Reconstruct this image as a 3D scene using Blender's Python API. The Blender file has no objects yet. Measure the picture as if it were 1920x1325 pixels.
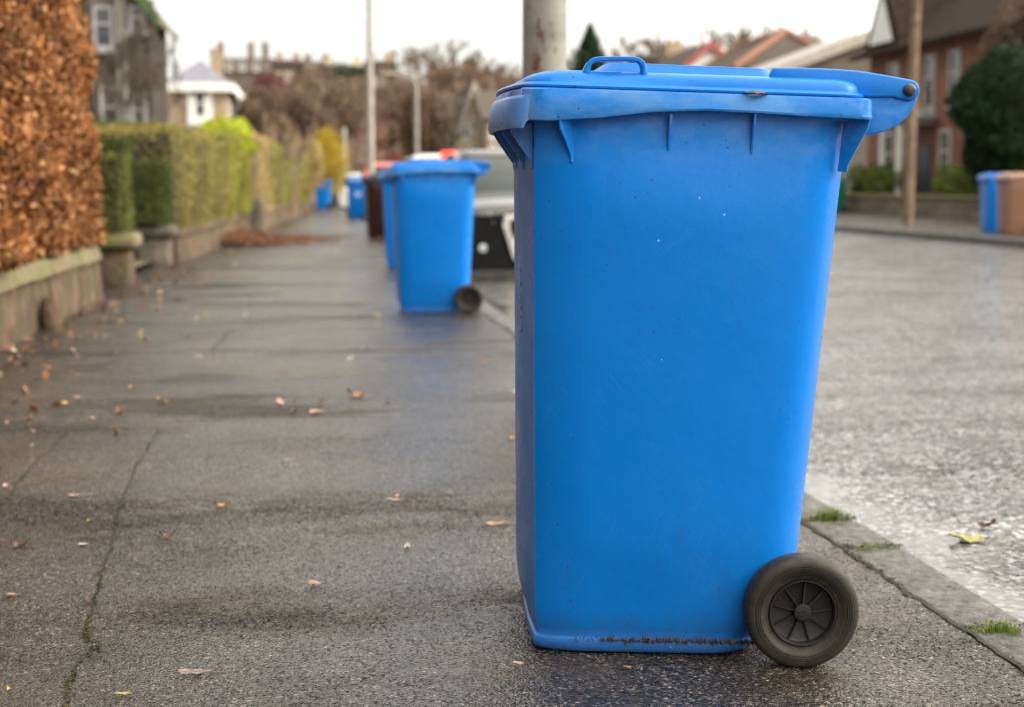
import bpy, bmesh, math, random
import numpy as np
from mathutils import Vector, Matrix
from math import radians as R, pi, sin, cos, atan, sqrt
random.seed(7); RNG = np.random.default_rng(11)
S = bpy.context.scene
COL = S.collection

# ---------------------------------------------------------------- camera
CAM_H, FPX = 0.86, 2667.0                      # eye height (m), focal length in photo pixels (50 mm lens)
YAW, PITCH = R(7.9), atan(317 / 2667)
cd = bpy.data.cameras.new('camera'); cam = bpy.data.objects.new('camera', cd); COL.objects.link(cam)
cd.lens = 50.0; cd.sensor_width = 36.0; cd.clip_start = 0.05; cd.clip_end = 3000
cam.location = (0, 0, CAM_H); cam.rotation_euler = (pi / 2 - PITCH, 0, -YAW)
cd.dof.use_dof = True; cd.dof.focus_distance = 2.5; cd.dof.aperture_fstop = 3.4
S.camera = cam
# ---------------------------------------------------------------- world: overcast sky
SUN_EL, SUN_AZ = R(30), R(104)                 # azimuth clockwise from +Y (the street)
W = bpy.data.worlds.new('World'); S.world = W; W.use_nodes = True
nt = W.node_tree; nt.nodes.clear()
def wn(t): return nt.nodes.new(t)
out = wn('ShaderNodeOutputWorld'); bg = wn('ShaderNodeBackground'); sky = wn('ShaderNodeTexSky')
sky.sky_type = 'NISHITA'; sky.sun_disc = False; sky.sun_elevation = SUN_EL; sky.sun_rotation = SUN_AZ
tc = wn('ShaderNodeTexCoord'); mp = wn('ShaderNodeMapping'); mp.inputs['Scale'].default_value = (1, 1, 2.6)
ns = wn('ShaderNodeTexNoise'); ns.inputs['Scale'].default_value = 2.2; ns.inputs['Detail'].default_value = 6
cr = wn('ShaderNodeValToRGB'); cr.color_ramp.elements[0].position = .3; cr.color_ramp.elements[1].position = .72
cr.color_ramp.elements[0].color = (8.7, 8.5, 8.15, 1); cr.color_ramp.elements[1].color = (15.8, 15.3, 14.3, 1)
mx = wn('ShaderNodeMixRGB'); mx.inputs[0].default_value = .9
nt.links.new(tc.outputs['Generated'], mp.inputs[0]); nt.links.new(mp.outputs[0], ns.inputs['Vector'])
# cloud deck brighter towards the veiled sun
dt = wn('ShaderNodeVectorMath'); dt.operation = 'DOT_PRODUCT'; dt.inputs[1].default_value = (sin(SUN_AZ) * cos(SUN_EL), cos(SUN_AZ) * cos(SUN_EL), sin(SUN_EL))
gr = wn('ShaderNodeValToRGB'); gr.color_ramp.elements[0].position = .12; gr.color_ramp.elements[1].position = 1.0
gr.color_ramp.elements[0].color = (.45, .46, .48, 1); gr.color_ramp.elements[1].color = (3.3, 3.15, 2.9, 1); e_ = gr.color_ramp.elements.new(.56); e_.color = (.80, .80, .785, 1)
ma = wn('ShaderNodeMath'); ma.operation = 'MULTIPLY_ADD'; ma.inputs[1].default_value = .5; ma.inputs[2].default_value = .5
ml = wn('ShaderNodeMixRGB'); ml.blend_type = 'MULTIPLY'; ml.inputs[0].default_value = 1
nt.links.new(tc.outputs['Generated'], dt.inputs[0]); nt.links.new(dt.outputs['Value'], ma.inputs[0]); nt.links.new(ma.outputs[0], gr.inputs[0])
nt.links.new(ns.outputs['Fac'], cr.inputs[0]); nt.links.new(sky.outputs[0], mx.inputs[1]); nt.links.new(cr.outputs[0], ml.inputs[1]); nt.links.new(gr.outputs[0], ml.inputs[2]); nt.links.new(ml.outputs[0], mx.inputs[2])
nt.links.new(mx.outputs[0], bg.inputs[0]); bg.inputs[1].default_value = .1; nt.links.new(bg.outputs[0], out.inputs[0])
# ---------------------------------------------------------------- sun through thin cloud, from the right
sd = bpy.data.lights.new('sun', 'SUN'); sun = bpy.data.objects.new('sun', sd); COL.objects.link(sun)
sd.energy = 1.5; sd.angle = R(20); sd.color = (1, .93, .82)
sdir = Vector((sin(SUN_AZ) * cos(SUN_EL), cos(SUN_AZ) * cos(SUN_EL), sin(SUN_EL)))
sun.rotation_euler = sdir.to_track_quat('Z', 'Y').to_euler()
S.view_settings.view_transform = 'Standard'; S.view_settings.look = 'None'; S.view_settings.gamma = 1
S.view_settings.exposure = 0.74

# ---------------------------------------------------------------- helpers
_f = Vector((sin(YAW) * cos(PITCH), cos(YAW) * cos(PITCH), -sin(PITCH)))
_r = Vector((cos(YAW), -sin(YAW), 0)); _u = _r.cross(_f)
def at(px, py, Y):
    """world point of a photo pixel at the street distance Y (measuring aid)"""
    d = _f * FPX + _r * (px - 960) - _u * (py - 662.5); k = Y / d.y
    return Vector((d.x * k, Y, CAM_H + d.z * k))
def sm(a, b, t): t = min(1, max(0, (t - a) / (b - a))); return t * t * (3 - 2 * t)

class MB:
    def __init__(s): s.v = []; s.f = []
    def add(s, vs, fs):
        o = len(s.v); s.v += [tuple(p) for p in vs]; s.f += [tuple(i + o for i in f) for f in fs]; return s
    def box(s, x0, x1, y0, y1, z0, z1):
        return s.add([(x0,y0,z0),(x1,y0,z0),(x1,y1,z0),(x0,y1,z0),(x0,y0,z1),(x1,y0,z1),(x1,y1,z1),(x0,y1,z1)],
                     [(3,2,1,0),(4,5,6,7),(0,1,5,4),(1,2,6,5),(2,3,7,6),(3,0,4,7)])
    def rings(s, rs, cap0=True, cap1=True, closed=True):
        n = len(rs[0]); vs = [p for r in rs for p in r]; fs = []
        for i in range(len(rs) - 1):
            for j in range(n if closed else n - 1):
                a = i * n + j; b = i * n + (j + 1) % n; fs.append((a, b, b + n, a + n))
        if cap0: fs.append(tuple(range(n - 1, -1, -1)))
        if cap1: fs.append(tuple((len(rs) - 1) * n + j for j in range(n)))
        return s.add(vs, fs)
    def tube(s, pts, rad, n=8, caps=True):
        pts = [Vector(p) for p in pts]; rad = rad if isinstance(rad, (list, tuple)) else [rad] * len(pts); rs = []
        for i, p in enumerate(pts):
            t = (pts[min(i + 1, len(pts) - 1)] - pts[max(i - 1, 0)]).normalized()
            a = t.cross(Vector((0, 0, 1)) if abs(t.z) < .9 else Vector((1, 0, 0))).normalized(); b = t.cross(a)
            rs.append([p + (a * cos(2*pi*k/n) + b * sin(2*pi*k/n)) * rad[i] for k in range(n)])
        return s.rings(rs, caps, caps)
    def prism(s, poly, y0, y1):                 # polygon in x,z swept along y
        n = len(poly); vs = [(x, y0, z) for x, z in poly] + [(x, y1, z) for x, z in poly]
        return s.add(vs, [tuple(range(n)), tuple(range(2*n-1, n-1, -1))] + [(i, i+n, (i+1)%n+n, (i+1)%n) for i in range(n)])
    def prismx(s, poly, x0, x1):                # polygon in y,z swept along x
        n = len(poly); vs = [(x0, y, z) for y, z in poly] + [(x1, y, z) for y, z in poly]
        return s.add(vs, [tuple(range(n)), tuple(range(2*n-1, n-1, -1))] + [(i, i+n, (i+1)%n+n, (i+1)%n) for i in range(n)])
    def lathe(s, prof, cx, cz, n=48, axis='y'):  # prof: (radius, y)
        return s.rings([[(cx + r*cos(2*pi*k/n), y, cz + r*sin(2*pi*k/n)) for k in range(n)] for r, y in prof], False, False)
    def build(s, name, m, parent=None, smooth=None, bevel=0, seg=2):
        me = bpy.data.meshes.new(name); me.from_pydata(s.v, [], s.f); me.validate()
        bm = bmesh.new(); bm.from_mesh(me); bmesh.ops.recalc_face_normals(bm, faces=bm.faces[:])
        if bevel:
            es = [e for e in bm.edges if len(e.link_faces) == 2 and e.calc_face_angle(0) > R(30)]
            bmesh.ops.bevel(bm, geom=es, offset=bevel, segments=seg, profile=.5, affect='EDGES', clamp_overlap=True)
        if smooth is not None:
            for f in bm.faces: f.smooth = True
            for e in bm.edges:
                if len(e.link_faces) == 2 and e.calc_face_angle(0) > R(smooth): e.smooth = False
        bm.to_mesh(me); bm.free()
        if m: me.materials.append(m)
        o = bpy.data.objects.new(name, me); COL.objects.link(o); o.parent = parent
        return o
def npmesh(name, V, F, m, parent=None, smooth=False):
    me = bpy.data.meshes.new(name); V = np.asarray(V, np.float32); F = np.asarray(F, np.int32); k = F.shape[1]
    me.vertices.add(len(V)); me.vertices.foreach_set('co', V.ravel())
    me.loops.add(F.size); me.loops.foreach_set('vertex_index', F.ravel())
    me.polygons.add(len(F)); me.polygons.foreach_set('loop_start', np.arange(0, F.size, k, dtype=np.int32))
    me.update(calc_edges=True); me.validate()
    if smooth: me.polygons.foreach_set('use_smooth', np.ones(len(F), bool))
    me.materials.append(m); o = bpy.data.objects.new(name, me); COL.objects.link(o); o.parent = parent
    return o
def empty(name, label, cat, loc=(0,0,0), rot=(0,0,0), group=None):
    o = bpy.data.objects.new(name, None); COL.objects.link(o); o.empty_display_size = .1
    o.location = loc; o.rotation_euler = rot; return tag(o, label, cat, group)
def tag(o, label=None, cat=None, group=None, kind=None):
    if label: o['label'] = label
    if cat: o['category'] = cat
    if group: o['group'] = group
    if kind: o['kind'] = kind
    return o
def copy_tree(o, parent=None):
    c = o.copy(); COL.objects.link(c); c.parent = parent
    for ch in o.children: copy_tree(ch, c)
    return c

# ---------------------------------------------------------------- materials
MATS = {}
class NT:
    def __init__(s, name):
        s.m = bpy.data.materials.new(name); s.m.use_nodes = True; s.t = s.m.node_tree
        s.b = s.t.nodes['Principled BSDF']; s.tc = s.n('ShaderNodeTexCoord')
    def n(s, t, **k):
        o = s.t.nodes.new(t)
        for a, v in k.items(): setattr(o, a, v)
        return o
    def l(s, a, b): s.t.links.new(a, b)
    def coord(s, scale=(1,1,1), src='Object'):
        mp = s.n('ShaderNodeMapping'); mp.inputs['Scale'].default_value = scale; s.l(s.tc.outputs[src], mp.inputs[0]); return mp.outputs[0]
    def noise(s, sc, det=4, rough=.55, vec=None):
        n = s.n('ShaderNodeTexNoise'); n.inputs['Scale'].default_value = sc; n.inputs['Detail'].default_value = det; n.inputs['Roughness'].default_value = rough
        s.l(vec or s.tc.outputs['Object'], n.inputs['Vector']); return n.outputs['Fac']
    def voro(s, sc, vec=None, feat='F1', o='Distance'):
        n = s.n('ShaderNodeTexVoronoi', feature=feat); n.inputs['Scale'].default_value = sc
        s.l(vec or s.tc.outputs['Object'], n.inputs['Vector']); return n.outputs[o]
    def ramp(s, fac, stops, interp='LINEAR'):
        r = s.n('ShaderNodeValToRGB'); r.color_ramp.interpolation = interp; e = r.color_ramp.elements
        while len(e) < len(stops): e.new(.5)
        for i, (p, c) in enumerate(stops):
            e[i].position = p; e[i].color = (*c, 1) if isinstance(c, tuple) else (c, c, c, 1)
        s.l(fac, r.inputs[0]); return r.outputs[0]
    def mix(s, fac, a, b, mode='MIX'):
        m = s.n('ShaderNodeMixRGB', blend_type=mode)
        for i, v in ((0, fac), (1, a), (2, b)):
            if hasattr(v, 'is_output'): s.l(v, m.inputs[i])
            else: m.inputs[i].default_value = v if i == 0 else ((*v, 1) if isinstance(v, tuple) else (v, v, v, 1))
        return m.outputs[0]
    def math(s, op, a, b=0.0, clamp=False):
        m = s.n('ShaderNodeMath', operation=op, use_clamp=clamp)
        for i, v in ((0, a), (1, b)):
            if hasattr(v, 'is_output'): s.l(v, m.inputs[i])
            else: m.inputs[i].default_value = v
        return m.outputs[0]
    def xyz(s, src='Object'):
        x = s.n('ShaderNodeSeparateXYZ'); s.l(s.tc.outputs[src], x.inputs[0]); return x.outputs
    def bump(s, h, dist, strength=1.0, prev=None):
        b = s.n('ShaderNodeBump'); b.inputs['Distance'].default_value = dist; b.inputs['Strength'].default_value = strength
        s.l(h, b.inputs['Height'])
        if prev: s.l(prev, b.inputs['Normal'])
        return b.outputs[0]
    def out(s, col=None, rough=None, normal=None, metal=None, spec=None):
        for k, v in (('Base Color', col), ('Roughness', rough), ('Normal', normal), ('Metallic', metal), ('Specular IOR Level', spec)):
            if v is None: continue
            if hasattr(v, 'is_output'): s.l(v, s.b.inputs[k])
            else: s.b.inputs[k].default_value = (*v, 1) if isinstance(v, tuple) else v
        return s.m
def mat(name, c0, c1=None, rough=.7, sc=6, bump=0, bsc=30, metal=0, spec=None, det=5):
    """plain procedural surface: two-tone noise and an optional grain bump"""
    if name in MATS: return MATS[name]
    t = NT(name); c1 = c1 or tuple(min(1, v * 1.25) for v in c0)
    col = t.ramp(t.noise(sc, det), [(.32, c0), (.68, c1)])
    nrm = t.bump(t.noise(bsc, 5), bump) if bump else None
    MATS[name] = t.out(col, rough, nrm, metal, spec); return MATS[name]
def leafmat(name, cols, rough=.6, trans=.25, clump=1.2):
    t = NT(name); g = t.n('ShaderNodeNewGeometry')
    n = len(cols); col = t.ramp(g.outputs['Random Per Island'], [(i / max(1, n - 1), c) for i, c in enumerate(cols)])
    cl = t.ramp(t.noise(clump, 4), [(.33, .62), (.66, 1.12)])
    col = t.mix(1.0, col, cl, 'MULTIPLY')
    tr = t.n('ShaderNodeBsdfTranslucent'); mxs = t.n('ShaderNodeMixShader'); mxs.inputs[0].default_value = trans
    t.l(col, tr.inputs[0]); t.out(col, rough, spec=.22)
    o = [x for x in t.t.nodes if x.type == 'OUTPUT_MATERIAL'][0]
    t.l(t.b.outputs[0], mxs.inputs[1]); t.l(tr.outputs[0], mxs.inputs[2]); t.l(mxs.outputs[0], o.inputs[0])
    return t.m

def plastic(name, base, pale, dirt=(.05, .035, .02), wear=0.0, ledge=True, front=.45):
    t = NT(name); x, y, z = t.xyz()
    lo = t.noise(3.0, 3)
    col = t.mix(t.ramp(lo, [(.35, 0.0), (.7, .05)]), base, pale)
    # hairline scratches in two directions, light scuffs
    for ang, scl in ((.75, (9, 9, 420)), (-.9, (14, 14, 520)), (1.25, (7, 7, 460))):
        m0 = t.n('ShaderNodeMapping'); m0.inputs['Rotation'].default_value = (0, ang, 0); t.l(t.tc.outputs['Object'], m0.inputs[0])
        mp = t.n('ShaderNodeMapping'); mp.inputs['Scale'].default_value = scl; t.l(m0.outputs[0], mp.inputs[0])
        sc = t.ramp(t.noise(1.0, 2, .5, mp.outputs[0]), [(.66, 0.0), (.70, 1.0)])
        reg = t.ramp(t.noise(5 + ang, 3), [(.50, 0.0), (.68, .28)])
        col = t.mix(t.math('MULTIPLY', sc, reg), col, pale)
    if wear:
        w = t.noise(1.0, 8, .7, t.coord((9, 9, 20))); col = t.mix(t.ramp(w, [(.38, 0.0), (.62, wear)]), col, pale)
        g = t.noise(1.0, 7, .75, t.coord((34, 34, 60))); col = t.mix(t.ramp(g, [(.60, 0.0), (.72, .40)]), col, (.10, .12, .15))
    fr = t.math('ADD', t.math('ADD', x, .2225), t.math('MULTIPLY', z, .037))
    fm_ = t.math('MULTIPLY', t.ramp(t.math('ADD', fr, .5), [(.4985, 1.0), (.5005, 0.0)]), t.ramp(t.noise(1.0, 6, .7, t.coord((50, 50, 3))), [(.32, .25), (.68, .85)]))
    col = t.mix(t.math('MULTIPLY', t.math('MULTIPLY', fm_, t.ramp(z, [(.03, 0.0), (.10, 1.0)])), front), col, (.20, .215, .28))  # front panel greying: scuff streaks plus pale sky sheen painted into the colour
    # specks and splashes of dirt
    v = t.voro(52); sp = t.ramp(t.math('ADD', v, t.math('MULTIPLY', t.noise(160, 2), .08)), [(.12, 1.0), (.165, 0.0)])
    col = t.mix(t.math('MULTIPLY', sp, t.ramp(t.noise(7, 3), [(.46, 0.0), (.60, .85)])), col, dirt)
    v2 = t.voro(13); sp2 = t.ramp(v2, [(.012, 1.0), (.022, 0.0)])
    col = t.mix(t.math('MULTIPLY', sp2, t.ramp(t.noise(4, 2), [(.5, 0.0), (.55, .9)])), col, (.75, .78, .8))
    if ledge:
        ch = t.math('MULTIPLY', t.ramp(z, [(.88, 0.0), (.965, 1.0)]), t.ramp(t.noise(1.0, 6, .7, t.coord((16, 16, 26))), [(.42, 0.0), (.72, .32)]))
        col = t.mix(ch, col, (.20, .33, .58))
        gr_ = t.math('MULTIPLY', t.ramp(t.noise(1.0, 5, .65, t.coord((26, 26, 2.2))), [(.55, 0.0), (.75, .30)]), t.ramp(t.noise(2.3, 3), [(.42, 0.0), (.6, 1.0)]))
        col = t.mix(gr_, col, (.02, .07, .20))
        h = t.math('ADD', z, t.math('MULTIPLY', t.noise(22, 6, .7), -.16))
        lowd = t.ramp(h, [(0.0, .0), (.001, .0)]) if False else t.math('MULTIPLY', t.ramp(t.math('ADD', h, .08), [(0.0, 1.0), (.075, 0.0)]), .5)
        col = t.mix(lowd, col, (.05, .045, .035))
    ro = t.ramp(t.noise(14, 5), [(.3, .22), (.7, .38)])
    nrm = t.bump(t.noise(420, 2), .0006, .35, t.bump(t.noise(9, 3), .004, .5))
    return t.out(col, ro, nrm, spec=.2)
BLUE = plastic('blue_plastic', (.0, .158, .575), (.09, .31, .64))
BLUE_RIM = plastic('worn_blue_plastic', (.0, .155, .55), (.14, .30, .54), wear=.45, ledge=False)
BLUE_LID = plastic('blue_lid_plastic', (.0, .15, .565), (.10, .30, .64), wear=.07, ledge=False)
BLUE_PLAIN_FRONT = plastic('plain_front_blue_plastic', (.0, .158, .575), (.09, .31, .64), front=.0)
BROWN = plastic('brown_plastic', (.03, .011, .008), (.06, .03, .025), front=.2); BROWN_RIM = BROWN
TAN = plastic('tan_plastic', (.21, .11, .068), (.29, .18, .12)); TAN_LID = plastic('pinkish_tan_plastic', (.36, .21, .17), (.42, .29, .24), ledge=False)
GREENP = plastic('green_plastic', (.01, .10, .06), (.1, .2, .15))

def asphalt(name, dark, light, cell, rough_lo, rough_hi, wet_x=None, bdist=.007, warm=(1, .87, .73)):
    t = NT(name); x, y, z = t.xyz()
    cells = t.n('ShaderNodeTexVoronoi'); cells.inputs['Scale'].default_value = cell; t.l(t.tc.outputs['Object'], cells.inputs['Vector'])
    rnd = t.n('ShaderNodeSeparateColor'); t.l(cells.outputs['Color'], rnd.inputs[0])
    g = t.noise(cell * .55, 3, .6)
    col = t.ramp(rnd.outputs[0], [(0.0, tuple(dark * .15 * c for c in warm)), (.42, tuple(dark * .8 * c for c in warm)), (.80, tuple(light * c for c in warm)), (.96, tuple(light * 2.4 * c for c in warm)), (1.0, (.26, .235, .19))])
    big = t.noise(.9, 6, .62); mid = t.noise(7, 5, .6)
    col = t.mix(1.0, col, t.ramp(big, [(.34, .50), (.66, 1.35)]), 'MULTIPLY')
    col = t.mix(1.0, col, t.ramp(mid, [(.3, .62), (.7, 1.3)]), 'MULTIPLY')
    st = t.noise(2.3, 6, .65, t.coord((1, 1, 1)))
    col = t.mix(t.ramp(st, [(.50, 0.0), (.68, .55)]), col, (.05, .036, .02))
    wet = t.ramp(t.noise(1.0, 5, .6, t.coord((.55, 1.5, 1))), [(.37, 0.0), (.52, 1.0)])
    ro = t.mix(wet, rough_hi, rough_lo)
    h = t.math('ADD', t.math('MULTIPLY', cells.outputs['Distance'], -1.0), t.math('MULTIPLY', g, 1.2))
    stren = t.math('SUBTRACT', 1.0, t.math('MULTIPLY', wet, .5))
    if wet_x is not None:
        gx = t.math('ADD', x, t.math('MULTIPLY', t.noise(2.2, 5, .6), -.55))
        gut = t.ramp(t.math('SUBTRACT', gx, wet_x), [(-.0, 1.0), (.16, 0.0)])
        ro = t.mix(gut, ro, .10); stren = t.mix(t.math('MULTIPLY', gut, .9), stren, 0.03)
        col = t.mix(t.math('MULTIPLY', gut, .5), col, (.05, .05, .05))
    b = t.n('ShaderNodeBump'); b.inputs['Distance'].default_value = bdist; t.l(h, b.inputs['Height']); t.l(stren, b.inputs['Strength'])
    und = t.bump(t.noise(1.0, 3, .5, t.coord((.9, 2.4, 1))), .035, .55)
    t.l(und, b.inputs['Normal'])
    pit = t.ramp(rnd.outputs[1], [(.18, 0.0), (.30, 1.0)])
    pit = t.mix(t.math('MULTIPLY', wet, .25), pit, 1.0)
    fine = t.ramp(t.noise(cell * 1.6, 2, .6), [(.36, .40), (.54, 1.0)])
    sp_ = t.math('MULTIPLY', t.math('MULTIPLY', pit, fine), t.mix(wet, .26, 1.0))
    ro = t.mix(pit, .75, ro)
    if wet_x is not None: sp_ = t.mix(t.math('MULTIPLY', gut, .95), sp_, .45); ro = t.mix(gut, ro, .12)
    return t.out(col, ro, b.outputs[0], spec=sp_)
PAVE = asphalt('wet_pavement_asphalt', .021, .052, 205, .12, .50, bdist=.0030)
ROAD = asphalt('wet_road_asphalt', .07, .165, 74, .09, .20, wet_x=1.25, bdist=.004, warm=(.96, .96, 1.02))
STONE_KERB = NT('wet_kerb_stone')
_t = STONE_KERB; _k = _t.ramp(_t.noise(26, 8, .72), [(.3, (.03, .029, .027)), (.5, (.08, .076, .071)), (.72, (.17, .163, .152))])
_k = _t.mix(_t.ramp(_t.noise(5, 6, .7), [(.48, 0.0), (.66, .7)]), _k, (.035, .030, .022))
STONE_KERB = _t.out(_k, _t.ramp(_t.noise(7, 6, .65), [(.38, .20), (.62, .65)]), _t.bump(_t.noise(85, 6, .7), .008, 1.0, _t.bump(_t.noise(12, 4), .02, .6)), spec=_t.ramp(_t.noise(60, 5, .7), [(.4, .15), (.6, .8)]))
RUBBER = NT('worn_black_rubber'); _t = RUBBER
RUBBER = _t.out(_t.mix(_t.ramp(_t.noise(55, 7, .7), [(.35, 0.0), (.72, .85)]), (.008, .007, .006), (.037, .028, .018)), _t.ramp(_t.noise(20, 4), [(.3, .55), (.7, .85)]), _t.bump(_t.noise(260, 4), .001, .7))
HUBM = NT('dusty_black_hub'); _t = HUBM
HUBM = _t.out(_t.mix(_t.ramp(_t.noise(80, 7, .75), [(.45, 0.0), (.70, .8)]), (.004, .004, .005), (.022, .016, .010)), .55, _t.bump(_t.noise(300, 4), .001, .6))
PIN = mat('pin_metal', (.02, .018, .017), (.06, .05, .045), .4, 60, .0006, 200)
MUD = mat('mud', (.035, .024, .014), (.10, .07, .045), .9, 90, .002, 300)
WALLSTONE = NT('pink_sandstone'); _t = WALLSTONE
_g = _t.n('ShaderNodeNewGeometry'); _c = _t.mix(1.0, _t.ramp(_t.noise(5, 7, .65), [(.3, (.07, .045, .028)), (.7, (.29, .20, .13))]), _t.ramp(_g.outputs['Random Per Island'], [(0.0, (.62, .60, .60)), (.5, (1.0, .95, .88)), (1.0, (1.2, 1.05, .95))]), 'MULTIPLY')
WALLSTONE = _t.out(_t.mix(_t.ramp(_t.noise(3.5, 7, .65), [(.46, 0.0), (.62, .75)]), _c, (.11, .105, .04)), .9, _t.bump(_t.noise(11, 8, .72), .11, 1.0))
MOSSTONE = NT('mossy_stone'); _t = MOSSTONE
MOSSTONE = _t.out(_t.mix(_t.ramp(_t.noise(5, 6), [(.38, 0.0), (.62, .95)]), (.17, .135, .085), (.125, .13, .035)), .9, _t.bump(_t.noise(30, 6, .7), .02, .8))
DARKSTONE = mat('dark_weathered_stone', (.05, .045, .035), (.17, .14, .10), .9, 3.5, .02, 18)
MOSS = leafmat('moss', [(.04, .045, .012), (.085, .085, .02), (.15, .14, .04)], .8)
GRASS = leafmat('grass_blades', [(.08, .14, .015), (.16, .26, .03), (.28, .33, .06)], .5)
BEECH = leafmat('dry_beech_leaves', [(.05, .018, .008), (.17, .06, .02), (.34, .135, .04), (.50, .225, .08), (.68, .39, .18)], .5, .25, 3.2)
HEDGE_D = leafmat('dark_clipped_leaves', [(.03, .045, .008), (.07, .095, .015), (.13, .15, .03)], .6, .2, 2)
HEDGE_G = leafmat('mid_green_clipped_leaves', [(.06, .075, .014), (.12, .135, .026), (.19, .19, .05)], .6, .2, 2)
HEDGE_M = leafmat('olive_clipped_leaves', [(.12, .11, .022), (.235, .20, .05), (.34, .28, .09), (.40, .36, .11)], .6, .25, 1.6)
HEDGE_Y = leafmat('yellow_green_leaves', [(.17, .19, .02), (.31, .31, .05), (.44, .40, .10)], .6, .25, 1.2)
HEDGE_B = leafmat('tawny_leaves', [(.28, .21, .08), (.48, .35, .14), (.6, .46, .22)], .6, .25, 1.6)
LIME = leafmat('lime_leaves', [(.22, .30, .01), (.40, .46, .02), (.55, .56, .06)], .5, .3, 1.5)
GOLD = leafmat('golden_leaves', [(.30, .20, .01), (.52, .36, .02), (.5, .42, .05)], .5, .3, 1.5)
REDSH = leafmat('russet_leaves', [(.10, .025, .02), (.20, .05, .035), (.28, .09, .06)], .6, .2, 1.2)
PLUM = leafmat('burgundy_leaves', [(.09, .02, .03), (.16, .04, .05), (.2, .09, .08)], .6, .2, 1)
EVERG = leafmat('evergreen_leaves', [(.004, .014, .004), (.011, .034, .009), (.026, .062, .016)], .6, .1, 1.5)
SHRUBG = leafmat('bright_shrub_leaves', [(.05, .08, .01), (.12, .17, .025), (.2, .24, .05)], .6, .2, 2)
PLUME = leafmat('tan_plumes', [(.26, .19, .11), (.42, .31, .2), (.5, .4, .28)], .8, .3, 2)
TWIG = mat('bare_twigs', (.17, .12, .088), (.29, .215, .16), .9, 1.5)
TWIGP = mat('pale_bare_twigs', (.10, .075, .052), (.18, .14, .10), .9, 1.5)
TWIGR = mat('reddish_twigs', (.20, .11, .08), (.33, .205, .15), .9, 1.5)
BARK = mat('bark', (.06, .045, .035), (.15, .12, .09), .95, 8, .02, 30)
WHITE = mat('white_paint', (.68, .68, .66), (.8, .8, .78), .5, 3)
CREAM = mat('cream_render', (.50, .41, .25), (.60, .50, .32), .85, 2, .004, 40)
GLASS = mat('dark_window_glass', (.03, .035, .04), (.07, .08, .09), .06, .6)
SLATE = mat('slate_roof', (.10, .10, .13), (.19, .19, .23), .5, 5, .02, 25)
ROOFB = mat('dark_brown_tiles', (.016, .012, .010), (.045, .032, .025), .95, 6, .03, 14, 0, .1)
ROOFG = mat('grey_brown_tiles', (.06, .05, .042), (.115, .096, .08), .95, 6, .03, 14, 0, .15)
TERRA = mat('terracotta_tiles', (.20, .085, .05), (.30, .14, .09), .8, 6, .02, 20)
BARGEW = mat('pale_painted_board', (.36, .33, .28), (.46, .42, .36), .6, 4)
BARGER = mat('red_painted_board', (.24, .05, .042), (.33, .075, .06), .5, 4)
def brick(name, a, b, mortar, sc=4.2):
    t = NT(name); br = t.n('ShaderNodeTexBrick'); br.inputs['Color1'].default_value = (*a, 1); br.inputs['Color2'].default_value = (*b, 1); br.inputs['Mortar'].default_value = (*mortar, 1)
    br.inputs['Scale'].default_value = sc; br.inputs['Mortar Size'].default_value = .02
    x = t.n('ShaderNodeSeparateXYZ'); t.l(t.tc.outputs['Object'], x.inputs[0]); c = t.n('ShaderNodeCombineXYZ')
    t.l(t.math('ADD', x.outputs[0], x.outputs[1]), c.inputs[0]); t.l(x.outputs[2], c.inputs[1]); t.l(c.outputs[0], br.inputs['Vector'])
    col = t.mix(1.0, br.outputs['Color'], t.ramp(t.noise(.8, 5), [(.3, .7), (.7, 1.2)]), 'MULTIPLY')
    return t.out(col, .9, t.bump(t.noise(25, 5), .01))
REDBRICK = brick('red_brick', (.14, .05, .03), (.24, .088, .05), (.19, .15, .12))
SANDBLK = brick('brown_sandstone_blocks', (.12, .095, .065), (.20, .16, .115), (.09, .075, .06), 1.3)
BUFFBLK = brick('buff_sandstone_blocks', (.30, .225, .14), (.38, .29, .185), (.25, .2, .14), 1.3)
GALV = NT('rusty_galvanised_steel'); _t = GALV
GALV = _t.out(_t.mix(_t.ramp(_t.noise(1.0, 6, .65, _t.coord((16, 16, 7))), [(.58, 0.0), (.63, .95)]), _t.ramp(_t.noise(9, 5), [(.3, (.15, .145, .13)), (.7, (.27, .26, .23))]), (.10, .035, .016)), .55, _t.bump(_t.noise(120, 4), .001, .6))
WOODP = mat('weathered_wood_pole', (.095, .062, .042), (.22, .155, .105), .9, 7, .01, 30)
POLEG = mat('grey_painted_steel', (.25, .235, .21), (.36, .34, .31), .6, 5)
GARDEN = mat('garden_soil', (.05, .04, .025), (.10, .09, .04), .95, 2, .02, 12)
GROUND = mat('rough_ground', (.06, .055, .03), (.12, .11, .06), .95, .4, .05, 6)
HILLM = mat('scrubby_hillside', (.09, .065, .045), (.17, .125, .085), .95, .12, .3, 2)

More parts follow.
